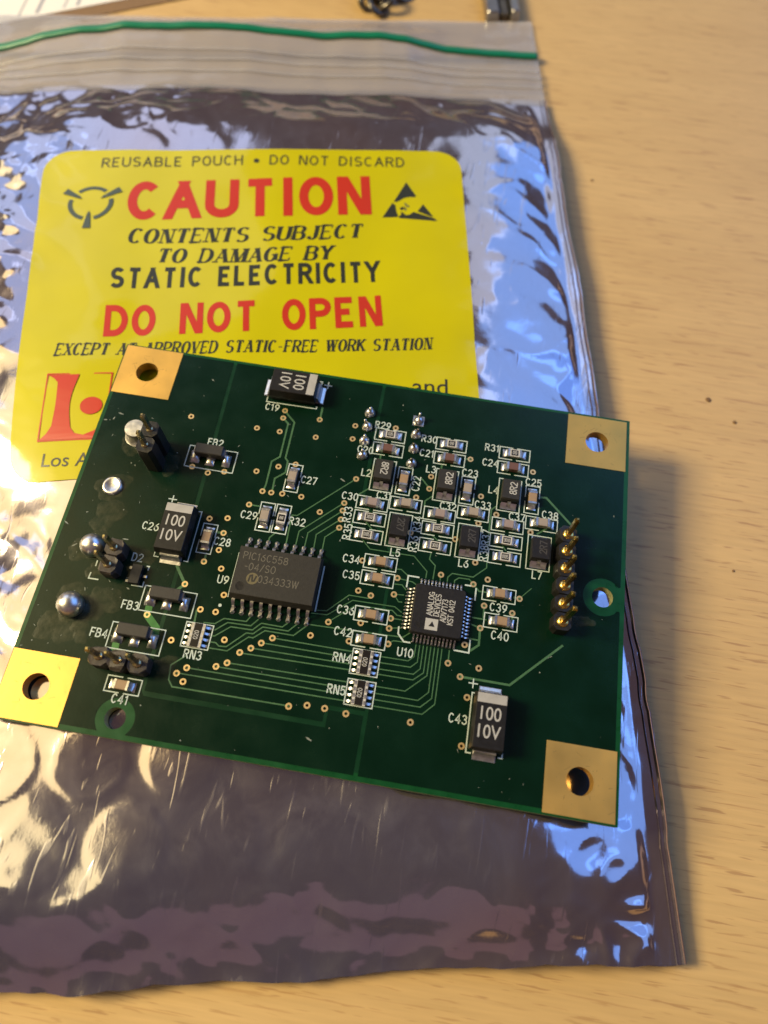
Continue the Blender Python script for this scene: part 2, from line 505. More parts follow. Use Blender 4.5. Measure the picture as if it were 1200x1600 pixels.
# ------------------------------------------------------------------ stroke lettering
def arc(cx, cy, rx, ry, a0, a1, n=8):
    return [(cx + rx * math.cos(math.radians(a0 + (a1 - a0) * i / n)), cy + ry * math.sin(math.radians(a0 + (a1 - a0) * i / n))) for i in range(n + 1)]
W_ = 0.58
G = {
 'A': (.62, [[(0, 0), (.31, 1)], [(.62, 0), (.31, 1)], [(.11, .34), (.51, .34)]]),
 'B': (.56, [[(0, 0), (0, 1), (.30, 1)] + arc(.30, .765, .22, .235, 90, -90) + [(0, .53)], [(.30, .53)] + arc(.31, .265, .25, .265, 90, -90) + [(0, 0)]]),
 'C': (.56, [arc(.29, .5, .29, .5, 46, 314, 24)]),
 'D': (.58, [[(0, 0), (0, 1), (.22, 1)] + arc(.22, .5, .36, .5, 90, -90, 12) + [(0, 0)]]),
 'E': (.50, [[(.50, 1), (0, 1), (0, 0), (.50, 0)], [(0, .52), (.40, .52)]]),
 'F': (.48, [[(.48, 1), (0, 1), (0, 0)], [(0, .52), (.38, .52)]]),
 'G': (.60, [arc(.30, .5, .30, .5, 46, 345, 24) , [(.34, .46), (.60, .46), (.60, .05)]]),
 'H': (.58, [[(0, 0), (0, 1)], [(.58, 0), (.58, 1)], [(0, .52), (.58, .52)]]),
 'I': (.10, [[(.05, 0), (.05, 1)]]),
 'J': (.44, [[(.40, 1), (.40, .26)] + arc(.20, .26, .20, .26, 0, -170, 8)]),
 'K': (.56, [[(0, 0), (0, 1)], [(.54, 1), (.02, .42)], [(.19, .60), (.58, 0)]]),
 'L': (.46, [[(0, 1), (0, 0), (.46, 0)]]),
 'M': (.72, [[(0, 0), (0, 1)], [(.06, 1), (.36, 0)], [(.66, 1), (.36, 0)], [(.72, 0), (.72, 1)]]),
 'N': (.58, [[(0, 0), (0, 1)], [(.09, 1), (.49, 0)], [(.58, 0), (.58, 1)]]),
 'O': (.60, [arc(.30, .5, .30, .5, 90, 450, 32)]),
 'P': (.54, [[(0, 0), (0, 1), (.28, 1)] + arc(.28, .74, .26, .26, 90, -90) + [(0, .48)]]),
 'R': (.56, [[(0, 0), (0, 1), (.30, 1)] + arc(.30, .75, .24, .25, 90, -90) + [(0, .5)], [(.28, .5), (.56, 0)]]),
 'S': (.54, [arc(.27, .75, .25, .25, 30, 270, 14) + arc(.27, .25, .27, .25, 90, -150, 14)]),
 'T': (.58, [[(0, 1), (.58, 1)], [(.29, 1), (.29, 0)]]),
 'U': (.58, [[(0, 1), (0, .29)] + arc(.29, .29, .29, .29, 180, 360, 16) + [(.58, 1)]]),
 'V': (.58, [[(0, 1), (.29, 0)], [(.58, 1), (.29, 0)]]),
 'W': (.84, [[(0, 1), (.21, 0)], [(.42, 1), (.21, 0)], [(.42, 1), (.63, 0)], [(.84, 1), (.63, 0)]]),
 'X': (.58, [[(0, 0), (.58, 1)], [(0, 1), (.58, 0)]]),
 'Y': (.58, [[(0, 1), (.29, .48), (.58, 1)], [(.29, .48), (.29, 0)]]),
 '0': (.54, [arc(.27, .5, .27, .5, 90, 450, 18)]),
 '1': (.30, [[(.02, .80), (.20, 1), (.20, 0)]]),
 '2': (.54, [arc(.27, .73, .26, .27, 165, -30, 9) + [(0, 0), (.54, 0)]]),
 '3': (.54, [arc(.26, .76, .24, .24, 150, -80, 9), arc(.26, .27, .28, .27, 85, -150, 9)]),
 '4': (.56, [[(.42, 0), (.42, 1), (0, .30), (.56, .30)]]),
 '5': (.54, [[(.48, 1), (.07, 1), (.03, .52)] + arc(.26, .32, .27, .32, 130, -145, 10)]),
 '6': (.54, [[(.44, .97), (.20, .74), (.05, .46)] + arc(.27, .30, .27, .30, 165, -195, 14)]),
 '7': (.52, [[(0, 1), (.52, 1), (.18, 0)]]),
 '8': (.54, [arc(.27, .755, .23, .245, 90, 450, 14), arc(.27, .26, .27, .26, 90, 450, 14)]),
 '9': (.54, [arc(.27, .70, .27, .30, -15, 345, 14), [(.53, .66), (.46, .36), (.16, .02)]]),
 '-': (.34, [[(.02, .44), (.32, .44)]]),
 '+': (.70, [[(0, .45), (.70, .45)], [(.35, .10), (.35, .80)]]),
 '/': (.44, [[(0, -.05), (.44, 1.05)]]),
 ' ': (.36, []),
}
def text_width(s, gap=.2):
    return sum(G[c][0] + gap for c in s) - gap

def stroke_text(mb, s, h, w, z, origin=(0, 0), ang=0.0, gap=.2, sx=1.0, center=True, cap=None, step=0.003):
    """mono-line lettering as flat ribbons; h = cap height in mm"""
    tw = text_width(s, gap) * h * sx
    ca, sa = math.cos(math.radians(ang)), math.sin(math.radians(ang))
    x = -tw / 2 if center else 0.0
    y0 = -h / 2 if center else 0.0
    k = 0
    for c in s:
        gw, st = G[c]
        for pl in st:
            pts = []
            for px, py in pl:
                X = x + px * h * sx; Y = y0 + py * h
                pts.append((origin[0] + X * ca - Y * sa, origin[1] + X * sa + Y * ca))
            mb.ribbon(pts, w, z + step * (k % 3), cap=w * .4 if cap is None else cap)
            k += 1
        x += (gw + gap) * h * sx

def serif_text(s, gap=.34):
    """slanted high-contrast serif capitals; returns (verts2d, layers, faces), height 1"""
    mb = MB()
    x = 0.0
    for c in s:
        gw, st = G[c]
        gw2 = gw * 1.12
        k = 0
        for pl in st:
            pts = [(x + px * 1.12, py) for px, py in pl]
            thin = (c, st.index(pl)) in (('N', 0), ('N', 2), ('A', 0), ('M', 0), ('M', 2), ('V', 1), ('W', 1), ('W', 3), ('X', 0))
            def wf(d):
                return 0.085 if thin else 0.085 + 0.20 * abs(d.y) ** 2
            mb.ribbon(pts, .1, k * 0.004, wfun=wf, cap=0.0); k += 1
            for e, nb in ((0, 1), (-1, -2)):
                (ex, ey), (bx, by) = pts[e], pts[nb]
                dx, dy = bx - ex, by - ey
                if abs(dy) > .8 * abs(dx) and (abs(ey) < .02 or abs(ey - 1) < .02):
                    yy = .035 if ey < .5 else .965
                    mb.ribbon([(ex - .19, yy), (ex + .19, yy)], .085, k * .004); k += 1
                elif abs(dy) <= .8 * abs(dx) and c in 'ETFLC' and (abs(ey) < .02 or abs(ey - 1) < .02):
                    y2 = ey + (.2 if ey < .5 else -.2)
                    mb.ribbon([(ex, ey), (ex, y2)], .09, k * .004); k += 1
            if c in 'BDPREFL':       # foot and head serifs of the left stem
                for yy in (.035, .965):
                    mb.ribbon([(x - .18, yy), (x + .18, yy)], .085, k * .004)
                    k += 1
        x += gw2 + gap
    tot = x - gap
    return [(vx + .22 * (vy - .0), vy, vz) for vx, vy, vz in mb.v], mb.f, tot

def sans_text(s, w=.19, gap=.16, sx=1.0):
    """upright sans capitals of even weight, clipped to height 1"""
    mb = MB()
    x = 0.0
    for c in s:
        gw, st = G[c]
        for k, pl in enumerate(st):
            pts = [Vector((x + w / 2 + px * sx, w / 2 + py * (1 - w))) for px, py in pl]
            for e, nb in ((0, 1), (-1, -2)):
                d = pts[e] - pts[nb]
                if abs(d.y) > .8 * abs(d.x) and (pl[e][1] < .01 or pl[e][1] > .99):
                    pts[e] = pts[e] + d.normalized() * w * .8
            mb.ribbon(pts, w, k * .004)
        x += gw * sx + w + gap
    bm = bmesh.new()
    bv = [bm.verts.new(q) for q in mb.v]
    for q in mb.f:
        bm.faces.new([bv[i] for i in q])
    for co, no in (((0, 1, 0), (0, 1, 0)), ((0, 0, 0), (0, -1, 0))):
        bmesh.ops.bisect_plane(bm, geom=bm.verts[:] + bm.edges[:] + bm.faces[:], plane_co=co, plane_no=no, clear_outer=True)
    bm.verts.index_update()
    vs = [tuple(q.co) for q in bm.verts]; fs = [tuple(q.index for q in f_.verts) for f_ in bm.faces]
    bm.free()
    return vs, fs, x - gap
_fontcache = {}
def font_text(s, offset=0.0):
    """built-in font outline, filled, bottom-left at 0, height of capitals 1; returns verts, faces, width"""
    cu = bpy.data.curves.new('lettering', 'FONT')
    cu.body = s
    cu.size = 1.0
    cu.offset = offset
    cu.resolution_u = 4
    cu.fill_mode = 'FRONT'
    o = bpy.data.objects.new('lettering', cu)
    COL.objects.link(o)
    dg = bpy.context.evaluated_depsgraph_get()
    me = bpy.data.meshes.new_from_object(o.evaluated_get(dg))
    bpy.data.objects.remove(o); bpy.data.curves.remove(cu)
    v = np.array([q.co[:] for q in me.vertices])
    f = [tuple(p.vertices) for p in me.polygons]
    bpy.data.meshes.remove(me)
    return v, f

def font_norm(s, offset=0.0, ref=None):
    v, f = font_text(s, offset)
    r, _ = font_text(ref or 'H', offset)
    h = r[:, 1].max() - r[:, 1].min()
    y0 = r[:, 1].min()
    x0 = v[:, 0].min()
    w = (v[:, 0].max() - x0) / h
    out = [((a - x0) / h, (b - y0) / h, 0.0) for a, b, c in v]
    return out, f, w

# ------------------------------------------------------------------ table
tb = MB()
tb.box(-420, 480, -260, 520, -25, 0)
table = link('table_surface', tb.mesh('table_surface', 'wood', bevel=1.5))
tag(table, 'pale beech laminate table top with fine dark pore dashes', 'table', 'structure')
for i, (x, y, r) in enumerate(((96.2, 71.4, .55), (100.6, 67.6, .38), (73.8, 119.8, .3), (99.5, 40.3, .22))):
    sm = MB(); sm.lathe([(r, 0.0), (r * .8, .10), (r * .3, .16)], 9, jitter=.3)
    link('speck', sm.mesh('speck', 'speck', True), table, (x, y, .01))

# ------------------------------------------------------------------ pouch: shape of the upper film
TH = math.radians(10.5)
EU = np.array([math.cos(TH), math.sin(TH)]); EV = np.array([-math.sin(TH), math.cos(TH)])
BO = np.array([90.84, -13.33]) + 0.0          # lower right corner on the table
BW, BLen = 121.5, 182.0                   # width, length incl. the zip lip
VM = 155.2                                # where the metallised film starts

def _hash(ix, iy, seed):
    h = (ix.astype(np.int64) * 374761393 + iy.astype(np.int64) * 668265263 + seed * 1442695041) & 0x7fffffff
    h = ((h ^ (h >> 13)) * 1274126177) & 0x7fffffff
    return (h ^ (h >> 16)) & 0xffff
def perlin(x, y, seed=0):
    ix, iy = np.floor(x), np.floor(y)
    fx, fy = x - ix, y - iy
    def gr(ax, ay):
        a = _hash(ix + ax, iy + ay, seed) / 65536.0 * 2 * math.pi
        return np.cos(a) * (fx - ax) + np.sin(a) * (fy - ay)
    u = fx ** 3 * (fx * (fx * 6 - 15) + 10); v = fy ** 3 * (fy * (fy * 6 - 15) + 10)
    a = gr(0, 0) * (1 - u) + gr(1, 0) * u
    b = gr(0, 1) * (1 - u) + gr(1, 1) * u
    return (a * (1 - v) + b * v) * 1.5
def fbm(x, y, seed, o=3):
    s = 0; a = 1.0
    for i in range(o):
        s = s + a * perlin(x * 2 ** i, y * 2 ** i, seed + i * 17); a *= .5
    return s
def sst(a, b, x):
    t = np.clip((x - a) / (b - a), 0, 1)
    return t * t * (3 - 2 * t)
def prof(t):
    return np.sin(np.clip(t, 0, 1) * math.pi / 2)

ZG_U = [-8, 1, 20, 29, 35, 46, 54, 63, 75, 88, 97, 105, 116, 130]
ZG_H = [.8, 1.0, 2.1, 4.0, 4.6, 4.5, 5.0, 5.8, 6.1, 6.0, 5.0, 3.7, 1.2, .9]
RDG_U = [-5, 10, 25, 30, 38, 42.6, 45.8, 51.7, 58.7, 63, 73, 84, 100, 130]
RDG_V = [3.0, 3.5, 4.7, 5.5, 6.4, 7.6, 9.4, 8.1, 7.6, 7.0, 4.2, 2.9, 2.4, 2.2]
DU, DV = 1.03, 0.5           # label offset
LQ = {k_: (a_ - DU, b_ - DV) for k_, (a_, b_) in dict(TL=(98.8, 132.6), TR=(21.3, 133.0), BR=(21.8, 66.0), BL=(94.0, 64.8)).items()}

def bag_h(U, v):
    """height (mm) of the upper film above the table; U = distance from the right edge, v = distance from the bottom edge"""
    U = np.asarray(U, float); v = np.asarray(v, float)
    FL = 2.3 + .7 * sst(45, 12, v) + .35 * perlin(v / 9, v * 0 + 3.3, 5)
    eR = prof((U - FL) / 19.0)
    eL = prof((BW - 2.8 - U) / 42.0)
    rv0 = np.interp(U, RDG_U, RDG_V)
    eB = .05 + .75 * sst(-.05, 1.15, v / (rv0 + 4.5)) + .20 * prof(v / 22.0)
    fl = (1.5 + 1.7 * sst(-4, 20, v)) * sst(168, 140, v) + .3
    base = fl + (7.1 - fl) * eR * eL * eB
    zg = np.interp(U, ZG_U, ZG_H)
    z1 = .9 + .46 * zg
    tz = np.where(v < 156, z1, np.where(v < 169.7, z1 + (zg - z1) * sst(156, 169.7, v), zg + (.55 - zg) * sst(169.7, 183.5, v)))
    base = base + (tz - base) * sst(136, 157, v)
    base = base - 2.4 * np.exp(-((U - 98) / 15) ** 2 - ((v - 57) / 17) ** 2) * sst(0, 1, (BW - 4 - U) / 8)
    inside = sst(0, 1, (U - FL) / 2.0) * sst(0, 1, (BW - 2.8 - U) / 2.0)
    # label stiffens the film
    lab = sst(19, 25, U) * sst(102, 94, U) * sst(61, 70, v) * sst(136, 130, v)
    film = sst(160, 150, v)
    edge = np.clip(np.exp(-np.maximum(U - 3, 0) / 11) + 1.0 * np.exp(-np.maximum(104 - U, 0) / 15) + .7 * np.exp(-np.maximum(v, 0) / 8) + .8 * np.exp(-((v - 147) / 9) ** 2), 0, 1.2)
    und = .45 * fbm(U / 34 + 3.1, v / 30 + 1.7, 11, 2)
    # slanting folds that run in from the sides
    c, s = math.cos(math.radians(32)), math.sin(math.radians(32))
    a1 = (U * c + v * s); b1 = (-U * s + v * c)
    wx = 2.6 * perlin(U / 13, v / 13, 41)
    fold = fbm((a1 + wx) / 26, (b1 + wx) / 8.5, 23, 2)
    rid = 1 - np.abs(fbm((U + wx) / 17 + 9.2, (v - wx) / 12.5, 37, 2)) * 1.9
    rid = np.clip(rid, 0, 1) ** 4
    left = sst(80, 96, U)
    foldL = fbm((U + .6 * v) / 40, (v - .25 * U + 2 * wx) / 11.0, 71, 2)
    fac = 1 - 2.2 * np.abs(perlin((a1 + 1.2 * wx) / 17.0, (b1 - wx) / 9.0, 83)) - .8 * np.abs(perlin((U - wx) / 8.0, (v + wx) / 11.0, 87))
    wr = edge * (.50 * fold * (1 - left) + .70 * foldL * left + .22 * rid + (.20 + .42 * left) * sst(150, 132, v) * fac)
    # bubble packing pressing through
    px_, py_ = 11.4, 9.87
    row = np.floor(v / py_)
    uu = U + (row % 2) * px_ / 2
    dx = (uu / px_ - np.floor(uu / px_) - .5) * px_
    dy = (v / py_ - row - .5) * py_
    rr = np.sqrt(dx * dx + dy * dy)
    amp = (_hash(np.floor(uu / px_), row, 7) / 65536.0)
    rim = (.01 + .075 * amp) * sst(70, 50, v) * np.exp(-((rr - 4.5 - .4 * perlin(U / 3, v / 3, 121)) / .45) ** 2)
    bub = (rim + .09 * sst(5.3, 3.4, rr)) * sst(3, 9, v) * (1 - .9 * lab) * sst(0, 1, (U - 14) / 8) * sst(150, 138, v)
    bub = bub + .30 * fbm(U / 17 + 2.2, v / 13, 127, 2) * sst(52, 30, v) * sst(10, 22, U)
    # crumpled lower corner and bottom border
    cor = np.exp(-(np.maximum(U - 4, 0) / 14) ** 2 - (np.maximum(v - 2, 0) / 11) ** 2)
    crm = 1 - 2.0 * np.abs(perlin((U + .8 * wx) / 6.5, (v - .6 * wx) / 5.0, 63))
    bot = np.exp(-np.maximum(v, 0) / 5.0)
    wr = wr + cor * .75 * crm + bot * .22 * (1 - 2.0 * np.abs(perlin((U + wx) / 9.0, (v + .4 * U) / 7.0, 67)))
    bot2 = np.exp(-(np.maximum(v - 1, 0) / 9.0) ** 2) * sst(6, 16, U)
    wr = wr + .55 * bot2 * (.45 - 1.25 * np.abs(perlin((U + .9 * v + wx) / 15.0, (v - .5 * wx) / 10.0, 103)) - .5 * np.abs(perlin((U - 1.1 * v) / 8.0, v / 12.0, 107)))
    wr = wr + np.clip(edge, 0, 1) * (.07 + .08 * left) * (.5 - np.abs(perlin((U + wx) / 4.4, (v - wx) / 3.7, 109)) * 1.4)
    # fold running along the bottom
    rv = np.interp(U, RDG_U, RDG_V)
    dv = v - rv - .5 * perlin(U / 5, v * 0 + .7, 91)
    ra = sst(14, 26, U)
    ridge = ra * (.25 * np.exp(-(dv / np.where(dv > 0, 2.6, 1.9)) ** 2))
    # pleats under the zip
    pl = .35 * film * np.exp(-((v - 150) / 6.0) ** 2) * perlin(U / 5.5 + 2 * perlin(U / 20, v / 20, 8), v / 40, 55) * 1.6
    h = base + inside * film * ((1 - .72 * lab) * wr + und * (1 - .35 * lab) * sst(0, 1, edge * 0 + 1) + bub + ridge + pl + .10 * lab * perlin(U / 9.0, v / 13.0, 29))
    h = h + sst(152, 159, v) * (.26 * perlin(U / 11, v / 4.6, 113) + .14 * perlin(U / 5, v / 8, 117))
    h = h + .10 * (1 - inside) * perlin(v / 7, U / 4, 77)
    return np.maximum(h, .35)

def b2w(U, v):
    U = np.asarray(U, float); v = np.asarray(v, float)
    return BO[0] - U * EU[0] + v * EV[0], BO[1] - U * EU[1] + v * EV[1]

# the board's footprint must rest on the film
_gx, _gy = np.meshgrid(np.linspace(0, 79.5, 120), np.linspace(0, 58, 90))
_d = np.stack([_gx - BO[0], _gy - BO[1]], -1)
_U, _V = -(_d @ EU), _d @ EV
_hh = bag_h(np.maximum(_U, 0), _V)
_hh = np.where((_U < 0) | (_V < 0), 0, _hh)
KH = (ZB - 1.6 - .04) / _hh.max()
def film(U, v):
    h = bag_h(U, v)
    k = 1 + (KH - 1) * sst(1.5, 5, h)
    return h * k

def wob(U, v):
    """uneven outline of the film: the borders wander and kink a little"""
    eb = np.exp(-np.maximum(v, 0) / 4.0); er = np.exp(-np.maximum(U, 0) / 3.0)
    dv = eb * (.9 * perlin(U / 19, U * 0 + 4.4, 31) + .28 * (.6 - np.abs(perlin(U / 6.5, U * 0 + 1.2, 33)) * 2))
    du = er * (.45 * perlin(v / 14, v * 0 + 2.2, 35) - .35 * np.clip(np.abs(perlin(v / 9, v * 0 + 6.2, 39)) * 3 - 1.2, 0, 1)) * sst(170, 150, v)
    dv = dv - 1.5 * sst(18, 88, U) * np.exp(-np.maximum(v, 0) / 16.0)
    return U - du, v + dv

def grid_mesh(name, us, vs, hfun, mats, smooth=True, warp=False):
    UU, VV = np.meshgrid(us, vs)
    X, Y = b2w(*wob(UU, VV)) if warp else b2w(UU, VV)
    Z = hfun(UU, VV)
    n, m = UU.shape
    co = np.stack([X, Y, Z], -1).reshape(-1, 3) * S
    idx = np.arange(n * m).reshape(n, m)
    q = np.stack([idx[:-1, :-1], idx[1:, :-1], idx[1:, 1:], idx[:-1, 1:]], -1).reshape(-1, 4)
    me = bpy.data.meshes.new(name)
    me.from_pydata(co.tolist(), [], q.tolist())
    for m_ in mats:
        me.materials.append(M[m_])
    if smooth:
        me.shade_smooth()
    return me

pouch = bpy.data.objects.new('antistatic_pouch', None)
COL.objects.link(pouch)
pouch.empty_display_size = .02
tag(pouch, 'crinkled silver static-shielding zip pouch with yellow caution label under the circuit board', 'pouch')
us = np.concatenate([np.linspace(0, 24, 70)[:-1], np.linspace(24, 100, 170)[:-1], np.linspace(100, BW, 64)])
vsF = np.concatenate([np.linspace(0, 14, 40)[:-1], np.linspace(14, VM, 300)])
front = link('front_film', grid_mesh('front_film', us, vsF, film, ['bag'], warp=True), pouch)
# rear film, a little wider so the welded border shows a double edge
def rear(U, v):
    return .12 + .10 * (1 + perlin(v / 12, U / 12, 3)) + 0 * U
rearf = link('rear_film', grid_mesh('rear_film', np.linspace(-.45, BW + .45, 160), np.linspace(-.35, VM, 160), rear, ['bag'], warp=True), pouch)
# thin wall that closes right, left and bottom edge between the films
for nm, (ua, va, ub, vb, n) in {'side_weld': (0, 0, 0, VM, 300), 'side_weld.001': (BW, 0, BW, VM, 200), 'bottom_weld': (0, 0, BW, 0, 240)}.items():
    t = np.linspace(0, 1, n)
    Ua, Va = ua + (ub - ua) * t, va + (vb - va) * t
    x, y = b2w(*wob(Ua, Va)); zt = film(Ua, Va)
    mb = MB()
    out = (-.3 if ua == ub == 0 else (.3 if ua == ub else 0)), (-.25 if va == vb else 0)
    xb, yb = b2w(*wob(Ua + out[0], Va + out[1]))
    for i in range(n - 1):
        mb.faces([(x[i], y[i], zt[i]), (x[i + 1], y[i + 1], zt[i + 1]), (xb[i + 1], yb[i + 1], .22), (xb[i], yb[i], .22)], [(0, 1, 2, 3)])
    link(nm, mb.mesh(nm, 'bag', True), pouch)
# bright welded bead along the right border
mb = MB()
vv = np.linspace(0, VM, 200)
for off, r in ((.32, .22), (1.15, .13)):
    Ub = off + .06 * perlin(vv / 6, vv * 0, 12)
    x, y = b2w(*wob(Ub, vv)); z = film(Ub, vv) + .05
    for i in range(len(vv) - 1):
        for (p0, p1), (q0, q1) in zip(((-1, 0), (0, 1.0)), ((0, 1.0), (1, 0))):
            mb.faces([(x[i] + p0 * r, y[i], z[i] + p1 * r), (x[i + 1] + p0 * r, y[i + 1], z[i + 1] + p1 * r), (x[i + 1] + q0 * r, y[i + 1], z[i + 1] + q1 * r), (x[i] + q0 * r, y[i], z[i] + q1 * r)], [(0, 1, 2, 3)])
link('weld_bead', mb.mesh('weld_bead', 'bag', True), pouch)

# zip strip: clear film, green closure line, clear ribs
strip = link('zip_strip', grid_mesh('zip_strip', np.linspace(0, BW, 160), np.linspace(VM - 1.6, BLen, 60), lambda U, v: film(U, v) + .10, ['clear']), pouch)
stripb = link('zip_strip_back', grid_mesh('zip_strip_back', np.linspace(-.2, BW + .2, 60), np.linspace(VM - .5, BLen + .6, 30), lambda U, v: .3 + .12 * perlin(U / 9, v / 9, 6), ['clear']), pouch)
def bead(name, v0, r, flat, mat, parent, lift=.12, u1=BW, wob=0.0):
    n = 200
    Ub = np.linspace(.15, u1, n)
    vb = v0 + wob * perlin(Ub / 18, Ub * 0 + 2.2, 19)
    mb = MB()
    seg = 8
    vs = []
    for k in range(seg):
        a = 2 * math.pi * k / seg
        x, y = b2w(Ub, vb + r * math.cos(a))
        z = film(Ub, vb) + lift + r * flat * math.sin(a)
        vs.append(np.stack([x, y, z], -1))
    vs = np.stack(vs, 1).reshape(-1, 3)
    fc = []
    for i in range(n - 1):
        for k in range(seg):
            j = (k + 1) % seg
            fc.append((i * seg + k, (i + 1) * seg + k, (i + 1) * seg + j, i * seg + j))
    fc.append(tuple(range(seg))); fc.append(tuple((n - 1) * seg + k for k in range(seg)))
    mb.faces(vs.tolist(), fc)
    return link(name, mb.mesh(name, mat, True), parent)
bead('zip_closure', 169.3, 1.0, .5, 'green_zip', strip, lift=.45, wob=.25)
for v0 in (159.2, 161.8, 164.0):
    bead('zip_rib', v0, .40, .35, 'clear_rib', strip, lift=.25, wob=.15)

# ------------------------------------------------------------------ caution label
LH = .14
def label_surf(U, v):
    return film(U, v) + LH
def lmap(s, t):
    TL, TR, BR, BL = (np.array(LQ[k]) for k in ('TL', 'TR', 'BR', 'BL'))
    s = np.asarray(s)[..., None]; t = np.asarray(t)[..., None]
    return (TL * (1 - s) + TR * s) * t + (BL * (1 - s) + BR * s) * (1 - t)
rows = np.concatenate([1 - np.cos(np.linspace(0, math.pi / 2, 9))[::1] * 1, ]) * 0
LWm, LHm, RC = 77.0, 67.5, 5.0
ty = np.concatenate([RC * (1 - np.cos(np.linspace(0, math.pi / 2, 10))), np.linspace(RC, LHm - RC, 90)[1:-1], LHm - RC * (1 - np.cos(np.linspace(math.pi / 2, 0, 10)))])
verts = []; ncol = 110
for y in ty:
    dy = max(0, RC - y, y - (LHm - RC))
    ins = RC - math.sqrt(max(0, RC * RC - dy * dy))
    xs = np.linspace(ins, LWm - ins, ncol)
    uvp = lmap(xs / LWm, np.full(ncol, y / LHm))
    x, yy = b2w(uvp[:, 0], uvp[:, 1])
    z = label_surf(uvp[:, 0], uvp[:, 1])
    verts += np.stack([x, yy, z], -1).tolist()
nr = len(ty)
fc = []
for i in range(nr - 1):
    for j in range(ncol - 1):
        fc.append((i * ncol + j, i * ncol + j + 1, (i + 1) * ncol + j + 1, (i + 1) * ncol + j))
mb = MB(); mb.faces(verts, fc)
label = link('caution_label', mb.mesh('caution_label', 'label', True), pouch)
label['label'] = 'glossy yellow caution label with red and black printing'

def print_on_label(name, v, f, p0, p1, h, mat, w=None, bow=0.0):
    """v in unit letters (height 1); baseline from p0 to p1 in pouch coordinates (U, v)"""
    v = np.array(v, float)
    p0 = (p0[0] - DU, p0[1] - DV); p1 = (p1[0] - DU, p1[1] - DV)
    if w is None:
        w = v[:, 0].max()
    bm = bmesh.new()
    bv = [bm.verts.new((a, b, c)) for a, b, c in v]
    for q in f:
        try: bm.faces.new([bv[i] for i in q])
        except ValueError: pass
    L = math.hypot(p1[0] - p0[0], p1[1] - p0[1])
    nx = int(L / 2.2); ny = int(h / 2.2)
    for i in range(1, nx + 1):
        bmesh.ops.bisect_plane(bm, geom=bm.verts[:] + bm.edges[:] + bm.faces[:], plane_co=(w * i / (nx + 1), 0, 0), plane_no=(1, 0, 0))
    for i in range(1, ny + 1):
        bmesh.ops.bisect_plane(bm, geom=bm.verts[:] + bm.edges[:] + bm.faces[:], plane_co=(0, i / (ny + 1), 0), plane_no=(0, 1, 0))
    dx, dy = (p1[0] - p0[0]) / L, (p1[1] - p0[1]) / L      # U decreases to the right
    for q in bm.verts:
        s = q.co.x / w
        a, b = s * L, q.co.y * h
        sag = bow * 4 * s * (1 - s)
        U = p0[0] + dx * a - (-dy) * b * -1 * 0
        vv_ = p0[1] + dy * a + b + sag
        U = p0[0] + dx * a + dy * b
        z = float(label_surf(U, vv_)) + .035 + q.co.z * .6
        x, y = b2w(U, vv_)
        q.co = (x * S, y * S, z * S)
    bmesh.ops.recalc_face_normals(bm, faces=bm.faces)
    up = sum(1 if p.normal.z > 0 else -1 for p in bm.faces)
    me = bpy.data.meshes.new(name)
    bm.to_mesh(me); bm.free()
    me.materials.append(M[mat])
    o = link(name, me, label)
    return o

def pl_font(s, p0, p1, h, mat, bold=0.0, bow=0.0):
    v, f, w = font_norm(s, bold)
    return print_on_label('printed_text', v, f, p0, p1, h, mat, w, bow)
def pl_sans(s, p0, p1, h, mat, bow=0.0, w=.19, gap=.16, sx=1.0):
    v, f, wd = sans_text(s, w, gap, sx)
    return print_on_label('printed_text', v, f, p0, p1, h, mat, wd, bow)
def pl_serif(s, p0, p1, h, mat, bow=0.0):
    v, f, w = serif_text(s)
    return print_on_label('printed_text', v, f, p0, p1, h, mat, w, bow)

pl_sans('REUSABLE POUCH', (87.7, 128.2), (61.9, 128.9), 2.45, 'black_ink', w=.135, gap=.20, sx=1.1)
pl_sans('DO NOT DISCARD', (57.0, 128.9), (32.0, 128.6), 2.45, 'black_ink', w=.135, gap=.20, sx=1.1)
pl_sans('CAUTION', (81.7, 115.4), (38.2, 117.0), 9.2, 'red_ink', w=.215, gap=.10, sx=.95)
pl_serif('CONTENTS SUBJECT', (80.6, 110.3), (40.4, 111.5), 3.1, 'black_ink', -.35)
pl_serif('TO DAMAGE BY', (75.3, 106.0), (45.6, 106.5), 3.0, 'black_ink', -.35)
pl_sans('STATIC ELECTRICITY', (82.6, 100.2), (37.0, 101.8), 4.5, 'black_ink', -.3, w=.20, gap=.12, sx=.85)
pl_sans('DO NOT OPEN', (82.4, 90.4), (36.7, 92.6), 6.3, 'red_ink', -.35, w=.205, gap=.12, sx=.95)
pl_serif('EXCEPT AT APPROVED STATIC-FREE WORK STATION', (89.6, 86.8), (29.0, 87.9), 2.25, 'black_ink', -.25)
pl_font('Los A', (89.0, 67.3), (81.6, 67.1), 2.2, 'black_ink', .004)
pl_font('and', (32.3, 79.3), (26.7, 79.1), 2.9, 'black_ink', .003)
